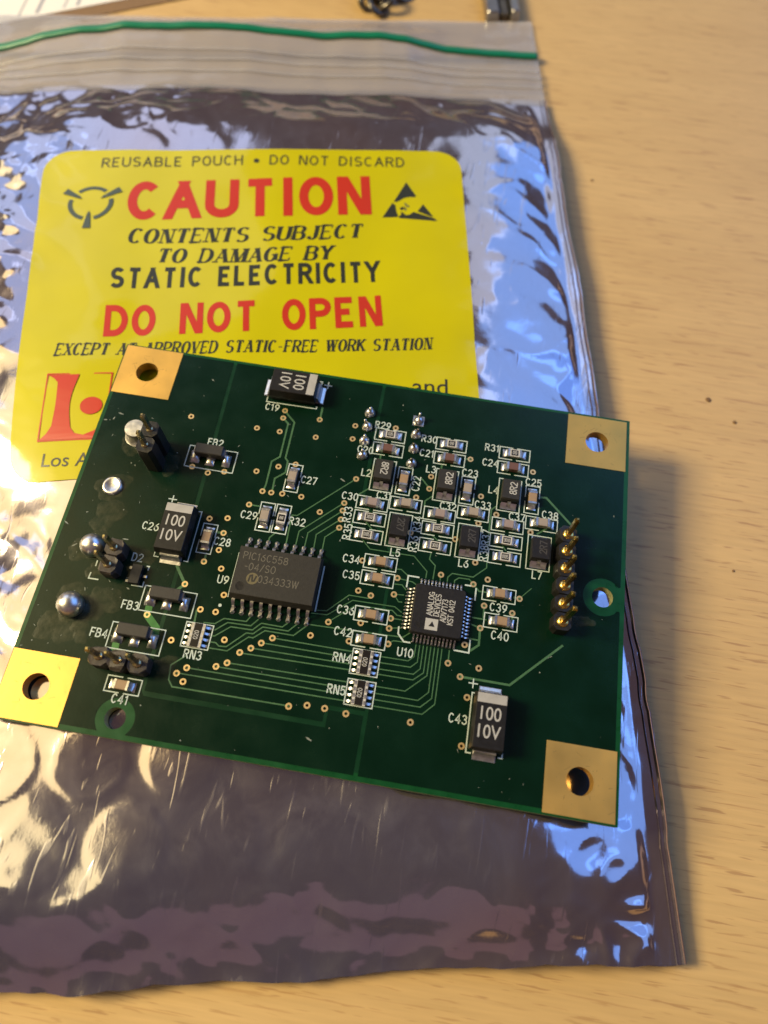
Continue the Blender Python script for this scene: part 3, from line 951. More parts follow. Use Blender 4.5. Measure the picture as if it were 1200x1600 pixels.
# bullet between the two halves of the top line
def disc(r, n=14, cx=0, cy=0):
    return [(cx + r * math.cos(2 * math.pi * k / n), cy + r * math.sin(2 * math.pi * k / n), 0) for k in range(n)]
def shape_on_label(polys, origin, mat, name='printed_symbol', lift=0.0):
    origin = (origin[0] - DU, origin[1] - DV)
    mb = MB()
    for k, p in enumerate(polys):
        mb.poly([(a, b, lift + .002 * k) for a, b in p])
    bm = bmesh.new()
    for q in mb.f:
        vs_ = [bm.verts.new(mb.v[i]) for i in q]
        bm.faces.new(vs_)
    bmesh.ops.triangulate(bm, faces=bm.faces[:])
    for q in bm.verts:
        U = origin[0] - q.co.x; v_ = origin[1] + q.co.y
        z = float(label_surf(U, v_)) + .035 + q.co.z
        x, y = b2w(U, v_)
        q.co = (x * S, y * S, z * S)
    me = bpy.data.meshes.new(name); bm.to_mesh(me); bm.free()
    me.materials.append(M[mat])
    return link(name, me, label)
shape_on_label([[(a, b) for a, b, c in disc(.55)]], (59.4, 129.9), 'black_ink')

# ring symbol with three inward wedges
polys = []
R0, R1 = 3.25, 4.05
for a0, a1 in ((48, 132), (166, 254), (286, 374)):
    n = 12
    for i in range(n):
        b0 = math.radians(a0 + (a1 - a0) * i / n); b1 = math.radians(a0 + (a1 - a0) * (i + 1) / n)
        polys.append([(R0 * math.cos(b0), R0 * math.sin(b0)), (R1 * math.cos(b0), R1 * math.sin(b0)), (R1 * math.cos(b1), R1 * math.sin(b1)), (R0 * math.cos(b1), R0 * math.sin(b1))])
for a in (32, 148, 270):
    c, s = math.cos(math.radians(a)), math.sin(math.radians(a))
    tip, mid, end = 1.9, 3.0, 5.9
    def P(r, w): return (r * c - w * s, r * s + w * c)
    polys.append([P(tip, 0), P(mid, .42), P(mid, -.42)])
    polys.append([P(mid + .1, .36), P(end, .72), P(end, -.72), P(mid + .1, -.36)])
shape_on_label(polys, (88.4, 119.5), 'grey_ink')

# triangle with reaching hand: black areas of the symbol
E0 = (36.4, 116.2)
k = 9.9 / 850.0
def tr(pts): return [((x - 170) * k, (745 - y) * k * 1.36) for x, y in pts]
tri = [
    [(568, 195), (715, 405), (690, 420), (600, 418), (520, 435), (450, 478), (400, 497), (360, 492)],
    [(338, 512), (382, 545), (388, 600), (398, 660), (420, 705), (400, 730), (175, 735)],
    [(455, 585), (520, 565), (515, 610), (470, 625), (452, 600)],
    [(470, 640), (500, 665), (540, 700), (600, 690), (660, 650), (985, 755), (1020, 795), (440, 745), (420, 730), (465, 690)],
    [(815, 530), (960, 725), (930, 725), (720, 640), (765, 590)],
]
shape_on_label([tr(p) for p in tri], E0, 'black_ink')
shape_on_label([tr(p) for p in ([(520, 515), (545, 510), (560, 545), (600, 550), (590, 580), (545, 560)], [(530, 575), (555, 590), (540, 640), (525, 620)])], E0, 'grey_ink', lift=.01)

# framed serif letter, lower left
LX, LY = 90.2, 71.5
polys = []
wq, hq, t_ = 10.4, 11.9, .22
polys += [[(0, 0), (wq, 0), (wq, t_), (0, t_)], [(0, hq - t_), (wq, hq - t_), (wq, hq), (0, hq)], [(0, t_), (t_, t_), (t_, hq - t_), (0, hq - t_)], [(wq - t_, t_), (wq, t_), (wq, hq - t_), (wq - t_, hq - t_)]]
Ld = [(.25, 11.6), (5.2, 11.6)] + [(5.2 - .9 * math.sin(math.pi * i / 10), 11.4 - i * 1.0) for i in range(1, 9)] + [(4.9, 2.2), (5.7, 1.2), (7.1, .85), (8.8, 1.6), (10.1, 3.0), (10.1, .25), (.25, .25), (1.2, 1.2), (1.9, 2.6)] + [(1.9 - .1 * 0 + .15 * math.sin(math.pi * i / 8), 2.6 + i * .95) for i in range(1, 9)] + [(1.2, 11.0)]
polys.append(Ld)
polys.append([(7.7 + 1.75 * math.cos(2 * math.pi * i / 20), 5.9 + 1.55 * math.sin(2 * math.pi * i / 20)) for i in range(20)])
shape_on_label(polys, (LX, LY), 'red_ink', name='printed_emblem', lift=.06)

# ------------------------------------------------------------------ circuit board
board = bpy.data.objects.new('circuit_board', None)
COL.objects.link(board)
board.location = (0, 0, ZB * S)
board.empty_display_size = .02
tag(board, 'green printed circuit board with gold corner pads and soldered chips lying on the silver pouch', 'circuit board')
BWd, BHt = 79.5, 58.0
HOLES = [(4.6, 53.4, 1.78), (74.6, 53.4, 1.78), (74.6, 4.55, 1.78), (4.6, 4.6, 1.78), (76.45, 29.0, 1.45), (15.7, 2.45, 1.35)]
VIAS = [(13.4, 46.9), (23.6, 46.7), (27.1, 46.7), (27.1, 50.4), (27.1, 49.1), (32.6, 49.8), (32.6, 46.7), (38.1, 49.7), (38.1, 47.4), (28.2, 40.9), (25.2, 39.6), (26.8, 36.6), (28.1, 36.6), (29.7, 36.7), (30.6, 41.7), (32.5, 36.7), (25.4, 34.2), (15.8, 38.7), (18.3, 38.1), (20.6, 38.7), (39.8, 40.9), (38.8, 36.8), (38.8, 35.6), (38.8, 34.2), (38.8, 32.9), (35.6, 34.8), (20.4, 31.1), (22.9, 31.6), (22.9, 29.3), (22.9, 26.7), (21.3, 24.7), (23.9, 24.1), (25.2, 20.5), (24.7, 18.0), (19.6, 21.1), (22.6, 18.0), (26.8, 14.5), (27.9, 11.6), (26.6, 10.9), (22.9, 10.1), (22.9, 8.3), (33.0, 15.8), (31.7, 14.9), (30.5, 14.0), (29.2, 13.2), (37.9, 17.0), (39.9, 19.2), (37.0, 7.5), (39.3, 8.0), (41.6, 8.0), (44.4, 7.8), (21.8, 9.2), (44.2, 50.4), (56.0, 47.1), (50.6, 43.2), (50.6, 41.2), (48.9, 39.5), (48.9, 33.9), (55.3, 34.0), (58.2, 41.3), (58.3, 37.0), (60.7, 38.8), (58.5, 31.0), (42.9, 28.6), (65.4, 46.6), (65.8, 36.9), (60.5, 28.8), (58.6, 27.8), (48.1, 26.9), (48.0, 24.5), (43.1, 24.2), (44.9, 23.8), (44.2, 19.8), (48.1, 21.1), (48.1, 19.7), (43.1, 17.1), (48.3, 17.6), (54.0, 28.4), (60.4, 25.0), (60.2, 21.8), (58.4, 19.2), (56.5, 16.4), (60.6, 16.4), (58.3, 14.9), (59.5, 12.4), (52.7, 8.1), (65.1, 26.8), (64.3, 24.6), (19.9, 13.3), (15.8, 16.1), (59.5, 6.3)]
vh = [(x, y, .21, 10) for x, y in VIAS]
link('substrate', filled('substrate', [(0, 0), (BWd, 0), (BWd, BHt), (0, BHt)], [(x, y, r, 36) for x, y, r in HOLES] + vh, -1.6, 0, ['mask', 'fr4'], 1), board)
# copper areas under the mask, split by narrow bare channels
def clear_poly(poly):
    def inside(x, y):
        c = False
        n = len(poly)
        for i in range(n):
            x0, y0 = poly[i]; x1, y1 = poly[(i + 1) % n]
            if (y0 > y) != (y1 > y) and x < (x1 - x0) * (y - y0) / (y1 - y0) + x0:
                c = not c
        return c
    def dist(x, y):
        d = 1e9
        n = len(poly)
        for i in range(n):
            a = Vector(poly[i]); b = Vector(poly[(i + 1) % n]); p = Vector((x, y))
            t = max(0, min(1, (p - a).dot(b - a) / (b - a).length_squared))
            d = min(d, (p - a - (b - a) * t).length)
        return d
    hs = [(x, y, .24, 10) for x, y in VIAS if inside(x, y) and dist(x, y) > .3]
    for (x, y, r), cl in zip(HOLES, (1.82, 1.82, 1.82, 1.82, 2.55, 2.35)):
        if inside(x, y) and dist(x, y) > cl:
            hs.append((x, y, cl, 36))
    return hs
def bite(cx, cy, r, a0, a1, n=14):
    return [(cx + r * math.cos(math.radians(a0 + (a1 - a0) * i / n)), cy + r * math.sin(math.radians(a0 + (a1 - a0) * i / n))) for i in range(n + 1)]
P1 = [(.55, .65)] + [(13.85, .65)] + bite(15.7, 2.45, 2.55, 225, -45, 18) + [(46.6, .65), (46.6, 7.9), (42.1, 7.9), (42.1, 5.7), (18.4, 5.7), (17.75, 6.6), (17.75, 30), (17.35, 57.55), (.55, 57.55)]
P2 = [(18.35, 6.35), (41.6, 6.35), (41.6, 8.5), (46.7, 8.5), (46.7, 30.0), (41.0, 38.0), (41.0, 57.55), (17.9, 57.55), (18.35, 30)]
P3 = [(47.2, .65), (78.85, .65), (78.85, 27.2)] + bite(76.45, 29.0, 2.75, -38, -322, 20) + [(78.85, 30.8), (78.85, 57.55), (41.55, 57.55), (41.55, 38.2), (47.2, 30.3)]
PI_ = [(1.0, 1.0), (14.0, 1.0)] + bite(15.7, 2.45, 2.5, 215, -35, 18) + [(17.5, 1.0), (78.3, 1.0), (78.3, 27.3)] + bite(76.45, 29.0, 2.7, -40, -320, 20) + [(78.3, 30.7), (78.3, 57.2), (1.0, 57.2)]
link('inner_copper_tint', filled('inner_copper_tint', PI_, clear_poly(PI_), .001, .003, ['inner']), board)
for p in (P1, P2, P3):
    link('copper_pour', filled('copper_pour', p, clear_poly(p), .004, .035, ['pour', 'mask'], 1), board)

vm = MB(); vm.ring(.20, .44, .036, .075, 16, depth=-1.5)
vme = vm.mesh('via', 'viagold')
for x, y in VIAS:
    link('via', vme, board, (x, y, 0))
# mounting hole pads
for x0, x1, y0, y1, hx, hy in ((.2, 9.15, 49.1, 57.8, 4.6, 53.4), (70.05, 79.02, 49.05, 57.65, 74.6, 53.4), (70.15, 79.12, .25, 8.85, 74.6, 4.55), (.12, 9.0, .2, 8.95, 4.6, 4.6)):
    me = filled('gold_pad', [(x0, y0), (x1, y0), (x1, y1), (x0, y1)], [(hx, hy, 1.76, 36)], .036, .085, ['gold'])
    pad = link('gold_pad', me, board)
    hb = MB(); hb.ring(1.71, 1.86, .086, .10, 36, depth=-1.62, cx=hx, cy=hy)
    link('hole_barrel', hb.mesh('hole_barrel', 'gold', True, angle=40), pad)

TRACES = [
(0.25,[(27.05,50.39),(28.93,48.65),(28.91,42.48),(29.35,42.01),(29.42,40.14),(28.09,38.92),(28.18,36.73)]),
(0.25,[(27.08,49.11),(28.04,48.31),(28.06,42.54),(27.03,41.59),(27.05,37.63),(26.86,36.74)]),
(0.16,[(39.8,40.92),(32.53,33.72),(31.78,33.66)]),
(0.2,[(31.78,33.66),(31.9,29.05)]),
(0.16,[(38.8,36.85),(33.3,31.4),(33.26,29.28)]),
(0.16,[(38.84,35.59),(34.58,31.39),(34.54,29.28)]),
(0.16,[(38.81,34.23),(35.79,31.33),(35.85,29.17)]),
(0.16,[(38.79,32.87),(37.06,31.14),(37.08,29.16)]),
(0.2,[(25.39,34.2),(27.08,34.21)]),
(0.2,[(30.16,30.69),(29.41,29.75),(29.42,28.96)]),
(0.3,[(32.6,51.99),(32.63,49.85)]),
(0.3,[(21.69,29.21),(22.91,29.31)]),
(0.4,[(17.77,23.51),(19.63,21.06),(18.82,20.19)]),
(0.3,[(21.3,25.64),(21.35,24.66)]),
(0.16,[(29.42,18.06),(29.06,17.42),(26.02,17.31),(25.02,16.42),(23.51,16.33)]),
(0.16,[(30.58,17.95),(29.79,16.94),(26.65,16.86),(25.24,15.59)]),
(0.16,[(34.53,18.1),(33.95,17.49),(31.09,17.52),(30.12,16.42),(27.18,16.37),(25.4,14.8),(25.05,14.74)]),
(0.16,[(35.75,18.1),(34.85,17.08),(31.4,17.05),(30.34,15.94),(29.43,15.89),(27.26,13.65),(26.26,13.58),(25.77,13.94),(25.06,13.93)]),
(0.16,[(37.08,18.12),(35.67,16.61),(31.81,16.61),(30.47,15.39),(29.86,15.41),(27.49,13.13),(25.07,13.12)]),
(0.16,[(37.42,18.43),(44.27,18.6),(50.11,18.83),(51.09,19.7)]),
(0.16,[(33.01,15.81),(43.9,15.81)]),
(0.16,[(31.73,14.94),(43.76,14.96)]),
(0.16,[(30.47,14.02),(43.7,14.13)]),
(0.16,[(29.19,13.15),(43.85,13.37)]),
(0.16,[(27.87,11.62),(43.74,11.78)]),
(0.16,[(26.6,10.89),(43.7,10.96)]),
(0.16,[(22.92,10.11),(43.85,10.15)]),
(0.16,[(21.77,9.25),(43.8,9.36)]),
(0.18,[(22.29,11.53),(20.78,10.13),(21.02,8.25),(21.68,7.44),(37.03,7.54)]),
(0.14,[(47.47,15.78),(51.26,15.82),(51.95,16.5),(51.98,18.1)]),
(0.14,[(47.5,14.97),(51.68,15.04),(52.48,15.85),(52.48,18.1)]),
(0.14,[(47.5,14.12),(52.2,14.2),(52.98,15.05),(52.98,18.1)]),
(0.14,[(47.5,13.43),(52.25,13.46),(53.48,14.6),(53.48,18.1)]),
(0.14,[(47.53,11.84),(51.46,11.87),(53.98,14.3),(53.98,18.1)]),
(0.14,[(47.5,10.95),(53.26,10.97),(54.48,12.2),(54.48,18.1)]),
(0.14,[(47.5,10.15),(53.67,10.18),(54.98,11.5),(54.98,18.1)]),
(0.14,[(47.5,9.32),(54.04,9.34),(55.48,10.85),(55.48,18.1)]),
(0.14,[(38.0,20.53),(39.38,20.68),(41.97,23.36),(44.67,23.36),(44.9,23.8)]),
(0.14,[(37.36,20.02),(39.55,20.14),(42.6,22.72),(48.37,22.8),(49.39,22.19)]),
(0.14,[(39.91,19.24),(43.13,22.11),(48.15,22.23),(48.85,21.67),(49.47,21.67)]),
(0.14,[(48.08,26.9),(50.26,26.7),(50.95,26.32)]),
(0.14,[(47.69,28.18),(48.46,28.24),(49.6,27.4)]),
(0.14,[(47.66,25.97),(48.9,26.03),(49.52,25.42)]),
(0.14,[(48.03,24.54),(49.33,24.63)]),
(0.14,[(48.03,24.54),(48.76,23.57),(49.23,23.6)]),
(0.14,[(48.08,21.12),(49.55,21.16)]),
(0.14,[(48.12,19.75),(49.72,20.04)]),
(0.14,[(48.32,17.59),(48.9,18.15),(51.01,18.21)]),
(0.14,[(42.43,31.63),(43.64,30.47),(49.92,30.5),(52.0,28.56),(51.98,27.6)]),
(0.16,[(52.23,31.48),(52.11,30.4),(53.03,29.6),(52.98,27.6)]),
(0.16,[(60.08,32.23),(60.16,30.49),(58.45,28.82),(55.52,28.87),(54.98,28.22),(54.98,27.6)]),
(0.16,[(58.56,27.85),(57.98,28.41),(56.52,28.38),(55.98,27.9),(55.98,27.6)]),
(0.2,[(58.56,27.85),(59.5,26.92),(60.5,26.94)]),
(0.14,[(53.96,28.4),(53.98,27.6)]),
(0.2,[(59.0,23.1),(60.86,23.08)]),
(0.2,[(59.0,22.12),(60.19,21.81)]),
(0.3,[(60.19,21.81),(60.27,19.49),(59.17,18.49)]),
(0.2,[(58.8,20.15),(60.14,20.11)]),
(0.25,[(60.4,25.0),(60.49,23.32)]),
(0.25,[(64.34,24.58),(64.39,23.74)]),
(0.3,[(64.31,26.86),(65.1,26.85)]),
(0.12,[(65.1,26.85),(66.59,28.53)]),
(0.16,[(56.48,18.1),(56.49,16.43)]),
(0.3,[(58.28,14.91),(64.82,14.89),(71.4,21.3)]),
(0.3,[(66.64,42.65),(67.66,42.74),(71.44,39.13)]),
(0.25,[(67.97,37.82),(66.76,36.79)]),
(0.2,[(41.92,39.73),(40.57,38.49),(40.48,33.28)]),
(0.2,[(51.16,40.05),(50.25,39.16),(50.27,38.34)]),
(0.2,[(60.52,40.08),(59.93,39.49),(59.92,36.41),(60.02,33.42)]),
(0.2,[(47.98,42.43),(49.39,42.57),(50.62,41.25)]),
(0.25,[(42.69,45.59),(42.72,44.83)]),
(0.25,[(51.9,45.49),(51.91,44.84)]),
(0.16,[(42.41,34.41),(43.4,33.49)]),
(0.16,[(52.07,34.01),(52.89,33.36)]),
(0.16,[(62.08,34.12),(62.56,33.52)]),
(0.25,[(55.14,46.98),(55.99,47.11)]),
(0.25,[(22.27,16.08),(22.15,17.82)]),
(0.95,[(15.71,17.5),(15.81,16.06),(17.52,14.56),(17.66,13.5)]),
(0.95,[(12.88,11.9),(13.01,10.7)]),
]
for i, (w, pts) in enumerate(TRACES):
    mb = MB()
    mb.ribbon(pts, w, .058 + .003 * (i % 4), thick=.03, cap=.05)
    link('trace', mb.mesh('trace', 'trace_wide' if w > .6 else 'trace'), board)

# ---- silkscreen
ZS = .078
def silk_line(name, lines, w=.15):
    mb = MB()
    for k, l in enumerate(lines):
        mb.ribbon(l, w, ZS + .003 * k, cap=w * .45)
    return link(name, mb.mesh(name, 'silk'), board)
def silk_frame(cx, cy, sx, sy, gap=True):
    """component outline with openings in the middle of the long sides"""
    x0, x1, y0, y1 = cx - sx / 2, cx + sx / 2, cy - sy / 2, cy + sy / 2
    g = .36
    if not gap:
        silk_line('silkscreen_outline', [[(x0, y0), (x1, y0), (x1, y1), (x0, y1), (x0, y0 + .07)]])
    elif sx > sy:
        silk_line('silkscreen_outline', [[(cx - g, y1), (x0, y1), (x0, y0), (cx - g, y0)], [(cx + g, y1), (x1, y1), (x1, y0), (cx + g, y0)]])
    else:
        silk_line('silkscreen_outline', [[(x0, cy + g), (x0, y1), (x1, y1), (x1, cy + g)], [(x0, cy - g), (x0, y0), (x1, y0), (x1, cy - g)]])

TEXTS = [('C19',25.08,50.68,0),('FB2',18.16,43.17,0),('C27',33.08,39.48,0),('C29',25.78,32.60,0),('R32',32.73,32.77,0),('C28',23.08,27.98,0),('C26',12.6,28.55,0),('D2',12.18,23.73,0),('FB3',13.20,16.99,0),('FB4',10.29,12.67,0),('C41',15.61,4.82,0),('U9',24.56,22.60,0),('RN3',23.21,11.89,0),('R29',42.23,50.52,0),('C20',40.31,45.93,0),('L2',41.10,42.17,0),('C22',48.57,41.68,1),('C30',39.43,38.02,0),('C31',44.26,38.97,0),('R33',39.58,35.13,1),('R35',40.06,32.51,1),('L5',47.23,30.56,0),('R30',49.50,49.39,0),('C21',49.45,46.95,0),('L3',50.43,44.40,0),('C23',56.20,44.78,0),('C32',53.66,38.87,0),('C33',58.62,39.95,0),('R34',49.63,35.38,1),('R36',49.56,32.29,1),('L6',56.88,30.61,0),('R37',59.58,35.02,1),('R38',59.53,32.56,1),('C34',41.34,28.56,0),('C35',41.75,26.26,0),('C36',41.89,21.22,0),('C42',42.10,18.23,0),('RN4',42.61,14.76,0),('RN5',42.64,10.58,0),('U10',50.71,16.84,0),('C39',62.36,25.03,0),('C40',62.94,21.17,0),('C43',58.64,9.54,0),('R31',59.01,49.58,0),('C24',59.00,47.02,0),('L4',59.89,42.64,0),('C25',65.63,44.89,0),('C37',63.68,38.91,0),('C38',68.40,40.02,0),('L7',67.19,30.62,0),('+',32.70,55.99,0),('+',14.48,33.12,0),('+',60.09,14.32,0)]
for s, x, y, r in TEXTS:
    mb = MB()
    if s == '+':
        mb.ribbon([(-.62, 0), (.62, 0)], .16, 0); mb.ribbon([(0, -.62), (0, .62)], .16, .003)
    else:
        stroke_text(mb, s, 1.08, .165, 0, ang=90 * r, gap=.30, sx=.92)
    link('silkscreen_text', mb.mesh('silkscreen_text', 'silk'), board, (x, y, ZS + .012))

silk_line('silkscreen_outline', [[(23.96, 52.3), (23.96, 51.51), (31.71, 51.56), (31.71, 51.9)], [(23.96, 55.9), (23.96, 56.5), (31.7, 56.5), (31.7, 56.0)]])
silk_line('silkscreen_outline', [[(18.7, 31.9), (19.1, 31.9), (19.1, 24.3), (18.55, 24.3)], [(14.28, 25.2), (14.28, 24.3), (14.9, 24.3)]])
silk_line('silkscreen_outline', [[(60.5, 13.14), (60.1, 13.14), (60.1, 5.65), (60.7, 5.65)], [(64.25, 5.64), (64.7, 5.64), (64.7, 6.2)]], .17)
silk_line('silkscreen_outline', [[(25.82, 20.4), (25.82, 26.75)], [(37.86, 20.4), (37.86, 26.8)]], .2)
silk_line('silkscreen_outline', [[(49.55, 25.9), (49.55, 27.5), (51.0, 27.5)], [(57.55, 27.5), (58.25, 27.5)], [(59.05, 27.2), (59.05, 25.6)], [(57.1, 18.25), (59.05, 18.2), (59.05, 19.9)], [(49.35, 20.1), (49.4, 19.2), (50.3, 18.25), (51.1, 18.25)]], .22)
silk_line('silkscreen_outline', [[(6.55, 20.5), (6.5, 19.72), (7.8, 19.72)], [(6.9, 22.3), (6.9, 21.6)], [(12.55, 19.75), (14.05, 19.75), (14.05, 20.4)], [(13.85, 22.7), (14.15, 22.7), (14.12, 22.2)]], .18)
dm = MB(); dm.lathe([(.24, 0), (.22, .01)], 10); link('silkscreen_dot', dm.mesh('silkscreen_dot', 'silk'), board, (25.05, 19.0, ZS))

# ---- surface-mount parts; every mesh is about its own centre
def fillet(x0, x1, hw, h, mb, z0=.07, n=6):
    """concave solder wedge from x0 (tall) out to x1 (thin), along +x or -x"""
    ring = []
    for i in range(n + 1):
        t = i / n
        x = x0 + (x1 - x0) * t
        z = z0 + .03 + (h - .03) * (1 - t) ** 2.1
        w = hw * (1 - .10 * (1 - t))
        ring.append((x, w, z))
    vs = []
    for x, w, z in ring:
        vs += [(x, -w, z0), (x, -w * .82, z), (x, w * .82, z), (x, w, z0)]
    fc = []
    for i in range(n):
        a, b = i * 4, (i + 1) * 4
        for q in range(3):
            fc.append((a + q, a + q + 1, b + q + 1, b + q) if x1 > x0 else (b + q, b + q + 1, a + q + 1, a + q))
    fc.append((n * 4, n * 4 + 1, n * 4 + 2, n * 4 + 3))
    fc.append((3, 2, 1, 0))
    mb.faces(vs, fc)

def chip_terminal(side, hl, hw, h, tl, xo):
    """end cap plus solder fillet"""
    mb = MB()
    a, b = sorted((side * (hl - tl), side * hl))
    mb.box(a, b, -hw - .02, hw + .02, .08, h + .025, .02, .04)
    fillet(side * hl, side * xo, hw * 1.06, h * .80, mb)
    return mb
def chip_meshes(kind, hl, hw, h, tl, xo):
    out = []
    for s in (-1, 1):
        mb = chip_terminal(s, hl, hw, h, tl, xo)
        out.append(mb.mesh(kind + '_terminal', 'solder', True, angle=50))
    return out
cap_term = chip_meshes('capacitor', 1.0, .62, .95, .33, 1.72)
res_term = chip_meshes('resistor', 1.0, .62, .55, .28, 1.72)
cap_body = {}
for mname in ('cap_tan', 'cap_grey', 'cap_pink', 'cap_red'):
    mb = MB(); mb.box(-.72, .72, -.61, .61, .09, .95, .0, .02)
    cap_body[mname] = mb.mesh('chip_capacitor', mname, bevel=.05)
mb = MB(); mb.box(-.75, .75, -.61, .61, .09, .54); res_body = mb.mesh('chip_resistor', 'alumina', bevel=.02)
mb = MB(); mb.box(-.52, .52, -.47, .47, .54, .575, .02, .02); res_glaze = mb.mesh('glaze', 'glassblack')

def chip_cap(x, y, rz, mname, outline=True):
    o = link('chip_capacitor', cap_body[mname], board, (x, y, 0), rz)
    for me in cap_term:
        link('terminal', me, o)
    return o
_resmark = {}
def res_mark(txt):
    if txt not in _resmark:
        mb = MB(); stroke_text(mb, txt, .52, .075, 0, gap=.2, sx=.62, step=.001)
        _resmark[txt] = mb.mesh('marking', 'mark')
    return _resmark[txt]
def chip_res(x, y, rz, txt):
    o = link('chip_resistor', res_body, board, (x, y, 0), rz)
    for me in res_term:
        link('terminal', me, o)
    link('glaze', res_glaze, o)
    link('marking', res_mark(txt), o, (0, 0, .582))
    return o

CAPS = [('C20',43.61,46.51,0,'cap_red'),('C21',52.90,46.52,0,'cap_red'),('C24',62.42,46.59,0,'cap_red'),
        ('C27',30.72,39.43,1,'cap_grey'),('C29',28.13,32.73,1,'cap_grey'),('C28',20.86,28.09,1,'cap_tan'),
        ('C22',46.78,41.79,1,'cap_tan'),('C23',56.13,41.91,1,'cap_grey'),('C25',65.63,42.04,1,'cap_tan'),
        ('C30',42.80,37.41,0,'cap_pink'),('C31',47.57,38.08,0,'cap_grey'),('C32',52.60,37.35,0,'cap_pink'),
        ('C33',57.37,38.34,0,'cap_grey'),('C37',62.46,37.36,0,'cap_pink'),('C38',67.27,38.38,0,'cap_grey'),
        ('C34',45.43,28.68,0,'cap_tan'),('C35',45.40,26.28,0,'cap_tan'),('C36',45.42,21.09,0,'cap_tan'),
        ('C42',45.66,17.65,0,'cap_tan'),('C39',62.26,26.87,0,'cap_tan'),('C40',62.86,23.08,0,'cap_tan'),('C41',15.50,6.55,0,'cap_tan')]
for n_, x, y, r, mname in CAPS:
    silk_frame(x, y, *((2.05, 4.42) if r else (4.55, 2.0)))
    chip_cap(x + random.uniform(-.05, .05), y + random.uniform(-.05, .05), (90 if r else 0) + random.uniform(-1.5, 1.5), mname)
RES = [('R29',43.59,48.94,0,'020'),('R30',52.91,48.97,0,'010'),('R31',62.44,49.06,0,'010'),('R32',30.46,32.77,1,'181'),
       ('R33',42.81,35.08,0,'3010'),('R35',42.78,32.36,0,'0105'),('R34',52.62,35.04,0,'0105'),('R36',52.60,32.44,0,'3010'),
       ('R37',62.46,34.88,0,'3010'),('R38',62.47,32.36,0,'0105')]
for n_, x, y, r, t in RES:
    silk_frame(x, y, *((2.05, 4.42) if r else (4.55, 2.0)))
    chip_res(x + random.uniform(-.05, .05), y + random.uniform(-.05, .05), (90 if r else 0) + random.uniform(-1.5, 1.5), t)

# inductors
def ind_terminal(side):
    mb = MB()
    for sx in (-1, 1):
        a, b = sorted((sx * .28, sx * 1.12))
        n = 5
        vs = []
        for i in range(n + 1):
            t = i / n
            yy = side * (1.55 + .78 * t); z = .08 + .55 * (1 - t) ** 1.8 + .03
            vs += [(a, yy, z), (b, yy, z)]
        fc = [(i * 2, i * 2 + 1, i * 2 + 3, i * 2 + 2) if side < 0 else (i * 2 + 2, i * 2 + 3, i * 2 + 1, i * 2) for i in range(n)]
        vs += [(a, side * 1.55, .07), (b, side * 1.55, .07), (a, side * 2.33, .07), (b, side * 2.33, .07)]
        k = (n + 1) * 2
        fc.append((k - 2, k - 1, k + 3, k + 2))
        mb.faces(vs, fc)
    mb.box(-1.15, 1.15, min(side * 1.5, side * 2.36), max(side * 1.5, side * 2.36), .05, .10)
    mb.box(-.24, .24, min(side * 1.5, side * 1.75), max(side * 1.5, side * 1.75), .1, 1.1)
    return mb.mesh('terminal', 'solder', True, angle=40)
it = [ind_terminal(-1), ind_terminal(1)]
mb = MB(); mb.cboxes([(1.20, 1.45, .25, .05), (1.29, 1.58, .5, .08), (1.29, 1.58, 1.68, .08), (1.22, 1.50, 1.80, .08)])
ind_body = {m_: mb.mesh('inductor', m_, True, angle=35) for m_ in ('epoxy_grey', 'epoxy')}
for n_, x, y, txt, ang, m_, mk in (('L2',43.58,42.13,'8R2',-90,'epoxy_grey','mark'),('L3',52.90,42.12,'8R2',90,'epoxy_grey','mark'),('L4',62.25,42.15,'8R2',90,'epoxy_grey','mark'),
                            ('L5',47.21,33.95,'2R7',-90,'epoxy','mark_faint'),('L6',57.17,33.97,'2R7',90,'epoxy','mark_faint'),('L7',67.19,33.94,'2R7',90,'epoxy','mark_faint')):
    silk_frame(x, y, 3.28, 5.15, False)
    o = link('inductor', ind_body[m_], board, (x, y + (.25 if m_ == 'epoxy_grey' else .1), 0), random.uniform(-1, 1))
    for me in it:
        link('terminal', me, o, (0, -.2 if m_ == 'epoxy_grey' else -.08, 0))
    tm = MB(); stroke_text(tm, txt, .95, .15, 0, ang=ang, gap=.2, sx=.95, step=.002)
    link('marking', tm.mesh('marking', mk), o, (.28 if ang > 0 else .15, 0.15, 1.808))

# tantalum capacitors (long axis = local y, + end = +y)
mb = MB(); mb.cboxes([(1.95, 3.40, .20, .1), (2.12, 3.58, 1.25, .1), (2.14, 3.60, 1.35, .1), (2.12, 3.58, 1.45, .1), (1.95, 3.42, 2.72, .12), (1.88, 3.36, 2.80, .12)])
tan_body = mb.mesh('tantalum_capacitor', 'tan_body', True, angle=28)
mb = MB(); mb.box(-1.86, 1.86, 2.15, 3.33, 2.79, 2.812); tan_stripe = mb.mesh('polarity_stripe', 'tan_stripe')
def tan_terminal(side, w):
    mb = MB()
    ys = [3.35, 3.75, 3.85, 3.95, 4.15, 4.55]
    zs = [1.35, 1.35, 1.2, .55, .22, .10]
    vs = []
    for yy, z in zip(ys, zs):
        vs += [(-w, side * yy, z), (w, side * yy, z)]
    fc = [(i * 2, i * 2 + 1, i * 2 + 3, i * 2 + 2) if side < 0 else (i * 2 + 2, i * 2 + 3, i * 2 + 1, i * 2) for i in range(5)]
    mb.faces(vs, fc)
    mb.box(-w - .12, w + .12, min(side * 3.3, side * 4.62), max(side * 3.3, side * 4.62), .05, .10)
    mb.box(-w, w, min(side * 3.35, side * 3.84), max(side * 3.35, side * 3.84), .12, 1.25)
    return mb.mesh('terminal', 'solder', True, angle=35)
tt = [tan_terminal(-1, 1.35), tan_terminal(1, 1.35)]
tm100 = MB(); v, f, w = font_norm('100', .004)
